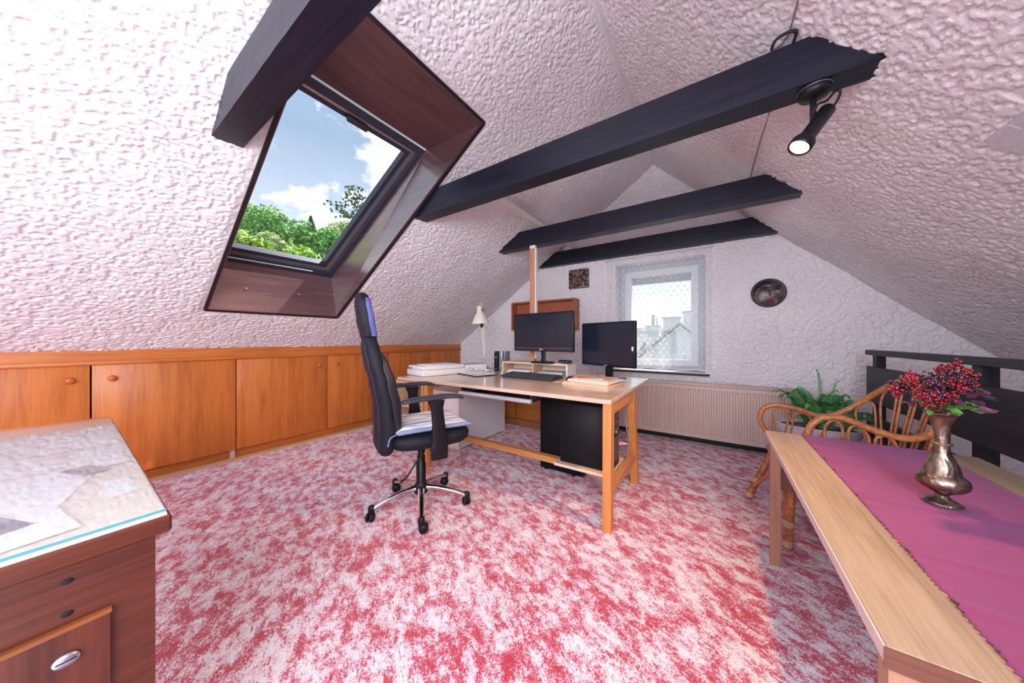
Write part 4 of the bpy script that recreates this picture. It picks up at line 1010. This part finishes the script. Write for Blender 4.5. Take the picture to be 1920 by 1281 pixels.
# ================================================================== RIGHT TABLE
tb = thing('side_table', (.53, 1.34, 0), 'long low oak table with a magenta cloth in the right foreground', 'table')
tz = .64
MB().rbox((.212, .69, tz-.024), (.85, 1.995, tz), .002, 1, smooth=False).build('tabletop', M_OAKY, tb)
box('edge_strip', plain('edge_pale_pink', (.74, .56, .52), .35), (.2095, .69, tz-.024), (.2119, 1.995, tz-.001), tb)
box('end_strip', M_OAKX, (.2095, .6875, tz-.032), (.85, .6899, tz-.0005), tb)
for x, y in ((.222, 1.93), (.80, 1.93), (.222, .715), (.80, .715)):
    box('leg', M_OAKZ, (x, y, .001), (x+.038, y+.038, tz-.0245), tb)
box('end_rail', M_OAKX, (.262, 1.945, .37), (.798, 1.965, .47), tb); box('end_rail', M_OAKX, (.262, .722, .53), (.798, .742, tz-.0245), tb)
box('side_rail', M_OAKY, (.228, .755, .555), (.245, 1.928, tz-.0245), tb) if False else None
box('centre_rail', M_OAKY, (.52, .743, .40), (.54, 1.944, .44), tb)
# cloth with pinked edges and creases
def cloth():
    x0, x1, y0, y1 = .345, .735, .70, 1.992
    nu, nv = 60, 200; m = MB()
    def zf(x, y, u, v):
        z = tz+.0016
        edge = max(0, 1-u*7)
        z += edge*.0030*max(0, math.sin(y*58+2*math.sin(y*9)))
        z += .0022*max(0, noise.noise(Vector((x*4, y*11, 1.3))))
        # long creases fanning from the left edge
        for (cy, k, am) in ((1.93, .05, .004), (1.86, -.05, .004), (1.75, .12, .003), (1.62, .05, .005), (1.50, .0, .003), (1.30, .07, .004), (1.02, .05, .005), (.86, 0, .003)):
            d = (y-cy-k*(x-x0))/.012; z += 1.6*am*math.exp(-d*d)*math.exp(-(x-x0)/.11)
        d = (y-(1.22+.9*(x-.56)))/.03; z += .006*math.exp(-d*d)*max(0, min(1, (x-.53)/.05))
        return z
    def fn(u, v):
        tooth = .0028*(1 if int(v*nv) % 2 else -1)
        x = x0+(x1-x0)*u
        if u == 0: x -= .002+tooth
        if u == 1: x += .002+tooth
        return (x, y0+(y1-y0)*v, zf(x, y0+(y1-y0)*v, u, v))
    m.grid(fn, nu, nv)
    t = NT('magenta_cloth'); c_ = t.coord(); n_ = t.n('ShaderNodeTexNoise', Scale=900.0, Detail=1.0); t.l(c_, n_.inputs['Vector'])
    w_ = t.n('ShaderNodeTexNoise', Scale=3.0, Detail=2.0); t.l(c_, w_.inputs['Vector'])
    t.l(t.ramp(w_.outputs['Fac'], [(.3, (.205, .022, .10)), (.7, (.235, .028, .125))]), t.b.inputs['Base Color']); t.b.inputs['Roughness'].default_value = .75
    t.b.inputs['Sheen Weight'].default_value = .25; t.b.inputs['Sheen Tint'].default_value = (.8, .5, .9, 1); t.bump(n_.outputs['Fac'], .35, .002)
    o = m.build('table_runner', t.m, label='magenta table runner with zigzag edges on the low oak table', cat='tablecloth')
    so = o.modifiers.new('s', 'SOLIDIFY'); so.thickness = .0014; so.offset = -1
cloth()

# vase
vx, vy, vz = .522, 1.366, tz+.0065
vs_ = thing('brass_vase', (vx, vy, vz), 'engraved brass vase with a flared rim standing on the magenta runner', 'vase')
t = NT('engraved_brass'); c_ = t.coord((1, 1, 1)); n1_ = t.n('ShaderNodeTexWave', Scale=26.0, Distortion=9.0, Detail=3.0); t.l(c_, n1_.inputs['Vector'])
n2_ = t.n('ShaderNodeTexNoise', Scale=30.0, Detail=4.0); t.l(c_, n2_.inputs['Vector'])
t.l(t.ramp(n2_.outputs['Fac'], [(.35, (.10, .06, .045)), (.55, (.30, .22, .17)), (.75, (.46, .40, .36))]), t.b.inputs['Base Color'])
t.b.inputs['Metallic'].default_value = .9; t.b.inputs['Roughness'].default_value = .32; t.bump(n1_.outputs['Fac'], .35, .0015); M_BRASS = t.m
prof = [(.036, 0), (.0365, .002), (.030, .006), (.018, .013), (.0125, .020), (.012, .026), (.020, .031), (.036, .040), (.045, .050), (.0475, .060), (.045, .071), (.038, .078), (.0335, .082), (.0325, .088), (.0295, .104), (.022, .124), (.0145, .142), (.0135, .156), (.0135, .172), (.0145, .196), (.018, .218), (.025, .238), (.031, .249), (.0325, .251), (.030, .250), (.020, .235), (.013, .215), (.010, .19)]
MB().lathe(prof, 48, c=(vx, vy, vz)).build('body', M_BRASS, vs_)
MB().lathe([(.014, .160), (.0185, .1625), (.0185, .1655), (.014, .168)], 32, c=(vx, vy, vz)).build('neck_ring', M_BRASS, vs_)

# bouquet
rim_p = Vector((vx, vy, vz+.25))
bq = thing('berry_bouquet', tuple(rim_p), 'artificial bouquet of dark red berries and green leaves in the brass vase', 'bouquet')
M_BERRY = plain('berry_red', (.20, .004, .014), .22, bscale=30, var=.5, **{'Coat Weight': .5})
M_BERRYD = plain('berry_plum', (.05, .008, .03), .22, bscale=30, var=.4, **{'Coat Weight': .5})
M_LEAFP = plain('plum_leaf', (.10, .035, .075), .35, bscale=20, var=.3)
M_LEAFG = plain('bright_leaf', (.10, .30, .05), .4, bscale=20, var=.3)
M_LEAFD = plain('dark_leaf', (.02, .12, .05), .4, bscale=20, var=.3)
M_STEM = plain('stem_green', (.07, .05, .02), .6)
ico = bmesh.new(); bmesh.ops.create_icosphere(ico, subdivisions=1, radius=1); IV = [v.co.copy() for v in ico.verts]; IF = [tuple(v.index for v in f.verts) for f in ico.faces]; ico.free()
rng = random.Random(7)
rgt = Vector((.829, .559, 0)); fwd = Vector((-.559, .829, 0))
# cluster centres: (right, up, toward) relative to the rim, metres
cl = [(-.115, .085, 0, 0), (-.150, .060, .01, 0), (-.085, .105, .02, 0), (-.06, .085, -.02, 1), (-.035, .075, 0, 0), (-.02, .10, .02, 1), (.01, .085, -.02, 0), (.03, .07, .01, 1), (.035, .145, 0, 0), (.055, .13, .02, 0), (.075, .115, -.01, 0), (.05, .095, -.02, 1), (.095, .085, 0, 0), (.125, .065, .01, 0), (-.10, .050, -.02, 0), (-.07, .03, -.02, 0), (-.085, .055, -.03, 1), (.07, .05, .02, 1), (-.125, .078, .02, 1), (-.045, .05, -.03, 0), (.02, .115, 0, 1)]
for i, (a, b, c3, kd) in enumerate(cl):
    cc = rim_p+rgt*a*.74+Vector((0, 0, b*.86+.006))+fwd*c3
    m = MB()
    for k in range(34):
        d = Vector((rng.gauss(0, 1), rng.gauss(0, 1), rng.gauss(0, .8))).normalized()*rng.uniform(.006, .022); r = rng.uniform(.0036, .0054)
        m.add([cc+d+v*r for v in IV], IF, True)
    m.build('berry_cluster', M_BERRYD if kd else M_BERRY, bq, kind='stuff')
    st = smooth_path([rim_p+Vector((rng.uniform(-.004, .004), rng.uniform(-.004, .004), -.03)), rim_p.lerp(cc, .45)+Vector((0, 0, .012)), cc], 4)
    MB().tube(st, .0012, 5).build('stem', M_STEM, bq)
def leaf(p, d, up, ln, w, mat, parent, name='leaf'):
    d = Vector(d).normalized(); s = d.cross(Vector(up)).normalized(); n = s.cross(d).normalized()
    P_ = []; prof = [(0, .05), (.2, .6), (.45, 1), (.7, .8), (.9, .35), (1, .02)]
    for (t, k) in prof:
        bend = -n*ln*.25*t*t
        for q in (-1, 0, 1): P_.append(p+d*ln*t+s*w*k*q/2+bend+(n*w*.12*k*abs(q)))
    f = [(i*3+j, i*3+j+1, (i+1)*3+j+1, (i+1)*3+j) for i in range(len(prof)-1) for j in range(2)]
    return MB().add(P_, f, True).build(name, mat, parent)
for i in range(95):
    az = rng.uniform(0, 2*PI); rr = rng.uniform(.01, .080); 
    a = math.cos(az)*rr*1.25; c3 = math.sin(az)*rr*.7; b = rng.uniform(.008, .075)
    p = rim_p+rgt*a+fwd*c3+Vector((0, 0, b))
    d = rgt*math.cos(az)+fwd*math.sin(az)+Vector((0, 0, rng.uniform(-.2, .7)))
    mt = M_LEAFG if b < .028 and i % 2 else (M_LEAFD if i % 4 == 0 else M_LEAFP)
    leaf(p, d, Vector((rng.gauss(0, .7), rng.gauss(0, .7), 1))-fwd*.9, rng.uniform(.022, .034)*(1 if mt is M_LEAFG else .75), rng.uniform(.014, .021)*(1 if mt is M_LEAFG else .75), mt, bq)

# ================================================================== RAILING
rl = thing('stair_railing', (.97, 2.0, 0), 'black-stained wooden stair railing with wide boards behind the low table', 'railing')
rx = .955
MB().rbox((rx-.005, -.6, .985), (rx+.055, 3.44, 1.022), .003, 1, smooth=False).build('handrail', M_BEAMY, rl)
for y in (3.33, 2.27, 1.1, 0.0): box('post', M_BEAMZ, (rx+.022, y, .001), (rx+.068, y+.065, .985), rl)
for z0, z1 in ((.64, .90), (.28, .54)): MB().box((rx, -.6, z0), (rx+.021, 3.43, z1)).build('board', M_BEAMY, rl)

# ================================================================== PLANTER AND FERN
pt = thing('oval_planter', (.66, 3.30, 0), 'white oval planter on a short foot by the radiator', 'planter')
pc = (.66, 3.30)
def ov(secs, name, mat, parent, n=40):
    m = MB(); vs = []
    for (a, b, z) in secs:
        for k in range(n): an = 2*PI*k/n; vs.append((pc[0]+a*math.cos(an), pc[1]+b*math.sin(an), z))
    fs = [(i*n+k, i*n+(k+1) % n, (i+1)*n+(k+1) % n, (i+1)*n+k) for i in range(len(secs)-1) for k in range(n)]+[tuple(range(n))[::-1], tuple(range((len(secs)-1)*n, len(secs)*n))]
    m.add(vs, fs, True); return m.build(name, mat, parent)
M_POT = plain('pot_white', (.76, .70, .76), .35)
ov([(.10, .07, .001), (.12, .09, .02), (.09, .065, .05), (.09, .065, .22), (.12, .085, .27)], 'foot', M_POT, pt)
ov([(.12, .085, .27), (.19, .13, .31), (.235, .165, .37), (.25, .175, .425), (.253, .178, .432), (.243, .168, .432), (.235, .16, .405)], 'bowl', M_POT, pt)
m = MB()
ov([(.236, .161, .395), (.234, .159, .408)], 'moss_soil', plain('moss', (.10, .10, .07), .95, bump=1, bscale=60, var=.6), pt)
fn_ = thing('artificial_fern', (pc[0], pc[1], .408), 'bushy green fern growing from the white oval planter', 'plant')
M_FERN = plain('fern_green', (.045, .26, .055), .5, bscale=12, var=.4)
M_FERN2 = plain('fern_light', (.14, .42, .13), .5, bscale=12, var=.4)
rng = random.Random(11)
def frond(base, az, ln, rise, droop, mat, parent, wid=.055):
    d = Vector((math.cos(az), math.sin(az), 0)); sd = Vector((-d.y, d.x, 0)); m = MB(); n = 30; pts = []
    for i in range(n+1):
        t = i/n; pts.append(base+d*(ln*t*(1-.15*t))+Vector((0, 0, rise*math.sin(t*PI*.55)-droop*t*t*t)))
    m.tube(pts[::3], [.0028*(1-.7*k/10) for k in range(len(pts[::3]))], 5)
    for i in range(2, n+1):
        t = i/n; w = wid*math.sin(min(1, t*1.15+.08)*PI)**.7 if t < .85 else wid*(1-t)*2.4+.004
        tg = (pts[i]-pts[i-1]).normalized(); 
        for s in (-1, 1):
            o = (sd*s+tg*.45).normalized(); up = tg.cross(sd)*s; hw = tg*.0042
            tip = pts[i]+o*w*(.85+.3*((i*7+s)%5)/5)+Vector((0, 0, -w*.3))
            mid = pts[i]+o*w*.5+Vector((0, 0, .003))
            m.add([pts[i]-hw*.6, mid-hw, tip, mid+hw, pts[i]+hw*.6], [(0, 1, 2, 3, 4)], False)
    return m.build('frond', mat, parent)
for i in range(50):
    az = rng.uniform(0, 2*PI) if i > 16 else R(180)+rng.uniform(-1.2, 1.2)
    c_y = rng.uniform(-.05, .05); base = Vector((pc[0]+rng.uniform(-.06, .06), pc[1]+c_y, .41))
    ln = rng.uniform(.16, .30); lim = .30
    if math.sin(az) > .3: ln *= .75
    if math.cos(az) > .4: ln *= .7
    frond(base, az, ln, rng.uniform(.20, .34), rng.uniform(.02, .16), M_FERN2 if i % 3 == 0 else M_FERN, fn_, rng.uniform(.04, .06))
frond(Vector((.69, 3.28, .42)), R(200), .05, .44, .0, M_FERN, fn_, .035)
frond(Vector((.70, 3.28, .42)), R(20), .10, .36, .0, M_FERN2, fn_, .03)
for az, ln, rs_, dr_ in ((-60, .20, .22, .1), (40, .10, .18, .05), (-65, .24, .2, .15), (65, .12, .24, .02), (-80, .26, .12, .12), (-100, .28, .16, .2)):
    frond(Vector((.80, 3.22, .42)), R(az), ln, rs_, dr_, M_FERN, fn_, .045)
# small moss sprigs
for i in range(26):
    a = rng.uniform(0, 2*PI); k = rng.uniform(.3, .95); p = Vector((pc[0]+.215*k*math.cos(a), pc[1]+.14*k*math.sin(a), .409))
    leaf(p, (rng.uniform(-1, 1), rng.uniform(-1, 1), .6), (0, 0, 1), .04, .012, plain('sage_leaf', (.34, .40, .26), .7), pt, 'moss_sprig')

# ================================================================== RATTAN CHAIR
rc = thing('rattan_armchair', (.55, 2.45, 0), 'rattan armchair with a looped cane back behind the low table', 'chair')
M_RAT = plain('rattan_binding', (.46, .17, .055), .42, bscale=60, var=.25, **{'Coat Weight': .3})
M_CANE = plain('cane_rod', (.42, .15, .06), .38, bscale=50, var=.3)
def wrapped(pts, r, name, parent, k=6, mat=None):
    P_ = smooth_path(pts, k)
    # resample evenly every 3 mm with a ripple for the binding
    L_ = [0]
    for i in range(1, len(P_)): L_.append(L_[-1]+(P_[i]-P_[i-1]).length)
    n = int(L_[-1]/.0032); out = []; j = 0; rr = []
    for i in range(n+1):
        s = L_[-1]*i/n
        while j < len(L_)-2 and L_[j+1] < s: j += 1
        t = (s-L_[j])/max(1e-6, L_[j+1]-L_[j]); out.append(P_[j].lerp(P_[j+1], min(1, t))); rr.append(r*(1.0 if i % 2 else .90))
    return MB().tube(out, rr, 10).build(name, mat or M_RAT, parent)
rimp = [(.36, 2.72, .40), (.27, 2.715, .50), (.262, 2.71, .60), (.33, 2.705, .655), (.45, 2.705, .640), (.56, 2.71, .61), (.66, 2.71, .655), (.76, 2.68, .76), (.83, 2.58, .86), (.86, 2.46, .895), (.865, 2.34, .86), (.85, 2.23, .77), (.80, 2.165, .685), (.72, 2.14, .65), (.62, 2.14, .672), (.52, 2.14, .712), (.44, 2.14, .70), (.395, 2.142, .63), (.40, 2.145, .52), (.43, 2.15, .40)]
wrapped(rimp, .0165, 'arm_and_back_rim', rc)
# seat frame
sf = [(.30, 2.70, .37), (.30, 2.18, .37), (.40, 2.13, .37), (.72, 2.16, .37), (.78, 2.25, .37), (.78, 2.62, .37), (.72, 2.70, .37), (.42, 2.74, .37), (.30, 2.70, .37)]
wrapped(sf, .015, 'seat_frame', rc)
m = MB()
for i in range(13):
    x = .32+i*.036; m.tube([(x, 2.17, .378), (x, 2.70, .378)], .006, 6)
m.build('seat_slats', M_CANE, rc)
# hairpin loops between the seat and the rim (U turned upside down)
def onrim(f):
    P_ = smooth_path(rimp, 8); i = f*(len(P_)-1); k = int(i); return P_[k].lerp(P_[min(k+1, len(P_)-1)], i-k)
def hairpin(f0, f1, b0, b1, drop=.012):
    a = onrim(f0); b = onrim(f1); top = (a+b)/2-Vector((0, 0, drop)); a2 = a.lerp(Vector(b0), .12); b2 = b.lerp(Vector(b1), .12)
    pts = smooth_path([b0, Vector(b0).lerp(a2, .55), a2-Vector((0, 0, .01)), top, b2-Vector((0, 0, .01)), Vector(b1).lerp(b2, .55), b1], 6)
    MB().tube(pts, .006, 8).build('cane_loop', M_CANE, rc)
# far arm
for k, (f0, f1, x0, x1) in enumerate(((.155, .195, .33, .37), (.205, .245, .40, .44), (.255, .29, .48, .52))):
    hairpin(f0, f1, (x0, 2.715, .375), (x1, 2.715, .375))
for k, (f0, f1, x0, x1) in enumerate(((.78, .745, .55, .60), (.735, .70, .63, .67), (.83, .79, .46, .50))):
    hairpin(f0, f1, (x0, 2.145, .375), (x1, 2.145, .375))
for k, (f0, f1, y0, y1) in enumerate(((.335, .375, 2.66, 2.61), (.39, .425, 2.58, 2.53), (.44, .475, 2.50, 2.45), (.49, .525, 2.42, 2.37), (.54, .575, 2.34, 2.29), (.59, .625, 2.25, 2.21))):
    hairpin(f0, f1, (.775, y0, .375), (.775, y1, .375))
# legs
for (tx, ty, fx, fy) in ((.33, 2.69, .185, 2.66), (.34, 2.17, .31, 2.13), (.74, 2.63, .84, 2.72), (.72, 2.20, .82, 2.12)):
    lg = MB().tube([(tx, ty, .37), ((tx*.6+fx*.4), (ty*.6+fy*.4), .22), (fx, fy, .004)], [.018, .020, .022], 12).build('leg', M_CANE, rc)
    for z in (.04, .14):
        k = (.37-z)/.366; p = Vector((tx, ty, .37)).lerp(Vector((fx, fy, .004)), k); m = MB()
        dd = (Vector((fx, fy, .004))-Vector((tx, ty, .37))).normalized()
        for q in range(6): m.tube([p+dd*(q*.005-.001), p+dd*(q*.005+.003)], .0245, 12)
        m.build('binding', plain('pale_binding', (.62, .40, .26), .5), lg)
MB().tube(smooth_path([(.20, 2.60, .10), (.33, 2.50, .30), (.33, 2.35, .30), (.31, 2.17, .10)], 6), .010, 8).build('front_brace', M_CANE, rc)
MB().tube(smooth_path([(.33, 2.68, .18), (.50, 2.72, .25), (.70, 2.69, .18)], 6), .010, 8).build('side_brace', M_CANE, rc)
pcu = MB(); pcu.loft([(.54, 2.43, .386, .21, .23, 3.5), (.54, 2.43, .40, .235, .25, 3.5), (.54, 2.43, .43, .235, .25, 3.5), (.54, 2.43, .445, .20, .215, 3.5)], 32)
pcu.build('seat_cushion', plain('pink_cotton', (.62, .20, .28), .85), label='flat pink cushion on the rattan armchair seat', cat='cushion')

# ================================================================== OUTSIDE
M_GRASS = plain('hill_grass', (.12, .26, .05), .9, bscale=.6, var=.4)
m = MB()
def hill(u, v):
    x = -8-52*u; y = -40+90*v; return (x, y, -3.2+12.2*min(1, u*1.9)+1.2*math.sin(y*.12))
m.grid(hill, 24, 24); m.build('hillside', M_GRASS, kind='structure')
m = MB(); m.add([(-60, -60, -3.4), (60, -60, -3.4), (60, 90, -3.4), (-60, 90, -3.4)], [(0, 1, 2, 3)]); m.build('ground', plain('street_grey', (.42, .40, .38), .9), kind='structure')
def hillz(x, y): return -3.2+12.2*min(1, max(0, (-8-x)/52*1.9))+1.2*math.sin((y)*.12)
def tree(x, y, z0, h, r, mat, label, conifer=False, seed=0):
    rg = np.random.RandomState(seed)
    t = thing('conifer' if conifer else 'leafy_tree', (x, y, z0), label, 'tree', 'trees on the hillside beyond the roof window')
    MB().tube([(x, y, z0), (x+.1, y, z0+h*.55)], [.035*h*.5+.06, .08], 8).build('trunk', plain('bark', (.09, .06, .04), .9), t)
    n = 2600; 
    if conifer:
        tt = rg.rand(n); ang = rg.rand(n)*2*PI; rad = r*(1-tt)*(.55+.45*np.abs(np.sin(tt*38)))*np.sqrt(rg.rand(n)); C_ = np.stack([x+rad*np.cos(ang), y+rad*np.sin(ang), z0+h-(1-tt)*min(h*.88, 7)], 1)
    else:
        nb_ = 22; cb = rg.randn(nb_, 3); cb /= np.linalg.norm(cb, axis=1)[:, None]; cb = cb*r*.68; cb[:, 2] *= .85; cb += np.array([x, y, z0+h-r*.95]); k = rg.randint(0, nb_, n)
        d = rg.randn(n, 3); d /= np.linalg.norm(d, axis=1)[:, None]; C_ = cb[k]+d*(r*.40)*rg.uniform(.6, 1, (n, 1))
    s = .16 if not conifer else .14
    a = rg.randn(n, 3); a /= np.linalg.norm(a, axis=1)[:, None]; b = np.cross(a, rg.randn(n, 3)); b /= np.linalg.norm(b, axis=1)[:, None]
    V = np.concatenate([C_-a*s, C_+b*s*.6, C_+a*s, C_-b*s*.6], 1).reshape(-1, 3)
    m = MB(); m.add(V.tolist(), [(4*i, 4*i+1, 4*i+2, 4*i+3) for i in range(n)])
    m.build('foliage', mat, t, kind='stuff')
def leafmat(name, c):
    t = NT(name); cc = t.coord(); n = t.n('ShaderNodeTexNoise', Scale=.9, Detail=3.0); t.l(cc, n.inputs['Vector'])
    t.l(t.ramp(n.outputs['Fac'], [(.35, tuple(k*.6 for k in c)), (.65, tuple(min(1, k*1.4) for k in c))]), t.b.inputs['Base Color']); t.b.inputs['Roughness'].default_value = .6
    t.b.inputs['Subsurface Weight'].default_value = 0; return t.m
G1 = leafmat('foliage_bright', (.30, .50, .10)); G2 = leafmat('foliage_mid', (.16, .40, .12)); G3 = leafmat('foliage_dark', (.05, .16, .07)); G4 = leafmat('foliage_pale', (.42, .55, .26))
def at_px(u, v, t):
    s = (u-960)/567*t; return (-.559*t+.829*s, .829*t+.559*s, 1.10+(637-v)/567*t)
trs = [(448, 368, 46, 3.4, G4, 0, 'pale green tree leftmost on the skyline of the hillside'), (474, 380, 32, 2.5, G2, 0, 'mid green tree second from the left on the hillside'), (508, 386, 39, 2.9, G1, 0, 'yellow-green tree left of the tallest round crown'),
       (538, 397, 26, 2.1, G2, 0, 'round deep green tree in the middle of the hillside view'), (583, 406, 32, 1.5, G3, 1, 'dark pointed conifer right of the round green crown'),
       (572, 420, 50, 2.8, G1, 0, 'bright tree just left of the dark conifer'), (622, 430, 26, 1.7, G2, 0, 'mid green tree right of the dark conifer'), (646, 416, 37, 2.3, G4, 0, 'pale tree at the right corner of the roof window view'),
       (462, 432, 20, 1.3, G1, 0, 'bright low tree at the left corner of the roof window view'), (556, 458, 20, 1.3, G1, 0, 'bright low tree along the lower edge of the roof window'),
       (507, 436, 23.2, 1.0, G4, 0, 'low pale tree beneath the yellow-green crown')]
for i, (u, v, t_, r, g, con, lb) in enumerate(trs):
    x, y, z = at_px(u, v, t_); z0 = hillz(x, y)-.25; tree(x, y, z0, z-z0, r, g, lb, bool(con), i)
# near branch seen at the right of the skylight
br = thing('tree_branch', at_px(690, 470, 9), 'leafy twig reaching into view at the right of the roof window', 'branch')
rng = random.Random(3)
base = Vector(at_px(700, 450, 9))
m = MB(); lv = MB()
for (u, v) in ((622, 382), (640, 400), (652, 372), (668, 352), (650, 352)):
    tip_ = Vector(at_px(u, v, 9)); pth = smooth_path([base, base.lerp(tip_, .5)+Vector((0, 0, .15)), tip_], 8); m.tube(pth, [.02*(1-i/len(pth))+.004 for i in range(len(pth))], 5)
    for p in pth[5:]:
        for q in range(6):
            c0 = p+Vector((rng.gauss(0, .09), rng.gauss(0, .09), rng.gauss(0, .09))); a = Vector((rng.gauss(0, 1), rng.gauss(0, 1), rng.gauss(0, 1))).normalized()*.05; b = a.orthogonal()*.5
            lv.add([c0-a, c0+b, c0+a, c0-b], [(0, 1, 2, 3)])
m.build('twig', plain('bark', (.09, .06, .04), .9), br); lv.build('foliage', G3, br, kind='stuff')
# the tree that carries the twig: trunk to the ground
bx_, by_, bz_ = base
MB().tube([(bx_, by_, bz_), (bx_+.1, by_+.5, bz_-2.5), (bx_, by_+.6, -3.3)], [.05, .12, .2], 8).build('trunk', plain('bark', (.09, .06, .04), .9), br)

# neighbouring houses beyond the gable window
M_SLATE = None
def mat_slate():
    t = NT('slate_tiles'); c_ = t.coord((1, 1, 1), (0, 0, 0)); b = t.n('ShaderNodeTexBrick'); b.inputs['Scale'].default_value = 3.2
    b.inputs['Color1'].default_value = (.42, .40, .42, 1); b.inputs['Color2'].default_value = (.52, .50, .52, 1); b.inputs['Mortar'].default_value = (.16, .16, .20, 1); b.inputs['Mortar Size'].default_value = .03
    mp = t.n('ShaderNodeMapping'); mp.inputs['Rotation'].default_value = (R(55), 0, R(40)); t.l(c_, mp.inputs[0]); t.l(mp.outputs[0], b.inputs['Vector']); t.l(b.outputs['Color'], t.b.inputs['Base Color']); t.b.inputs['Roughness'].default_value = .6
    return t.m
M_SLATE = mat_slate()
hs = thing('gabled_house', (-1.7, 22, -3.4), 'pale gabled neighbour house with a chimney, seen through the lace curtain', 'house')
M_RENDER = plain('pale_render', (.58, .63, .70), .8)
ga, gx = 2.05, -1.73
MB().prism([(gx-2.6, -3.39), (gx+2.6, -3.39), (gx+2.6, -.35), (gx, ga-.1), (gx-2.6, -.35)], 1, 20, 24.0).build('walls', M_RENDER, hs)
for s in (-1, 1):
    MB().hexa([(gx, 19.6, ga-.02), (gx+s*2.9, 19.6, -.55), (gx+s*2.9, 24.4, -.55), (gx, 24.4, ga-.02), (gx, 19.6, ga+.13), (gx+s*2.9, 19.6, -.40), (gx+s*2.9, 24.4, -.40), (gx, 24.4, ga+.13)]).build('roof_side', M_SLATE, hs)
for (cx, cy, w, zt) in ((gx+.42, 21.6, .35, 2.75), (gx-.7, 22.8, .5, 2.5)):
    ch = box('chimney', M_RENDER, (cx-w, cy-.3, .5), (cx+w, cy+.3, zt), hs); box('chimney_cap', plain('cap_grey', (.35, .38, .42), .7), (cx-w-.08, cy-.38, zt), (cx+w+.08, cy+.38, zt+.10), ch)
hs2 = thing('slate_roofed_house', (-7.5, 29, -3.4), 'long slate-roofed house left of the gabled house, seen through the curtain', 'house')
MB().prism([(25, -3.39), (32, -3.39), (32, -1.6), (28.5, 1.95), (25, -1.6)], 0, -12, -3.0).build('walls', M_RENDER, hs2)
MB().hexa([(-12.2, 24.7, -1.95), (-2.9, 24.7, -1.95), (-2.9, 28.5, 2.0), (-12.2, 28.5, 2.0), (-12.2, 24.6, -1.83), (-2.9, 24.6, -1.83), (-2.9, 28.5, 2.13), (-12.2, 28.5, 2.13)]).build('roof_side', M_SLATE, hs2)
ch = box('chimney', M_RENDER, (-4.75, 26.8, .2), (-3.75, 27.5, 2.15), hs2); MB().box((-4.85, 26.7, 2.15), (-3.65, 27.6, 2.24)).build('chimney_cap', plain('cap_grey', (.35, .38, .42), .7), ch)
MB().lathe([(.13, 0), (.13, .9)], 12, c=(-4.25, 27.1, 2.24)).build('flue', plain('cap_grey', (.35, .38, .42), .7), ch)
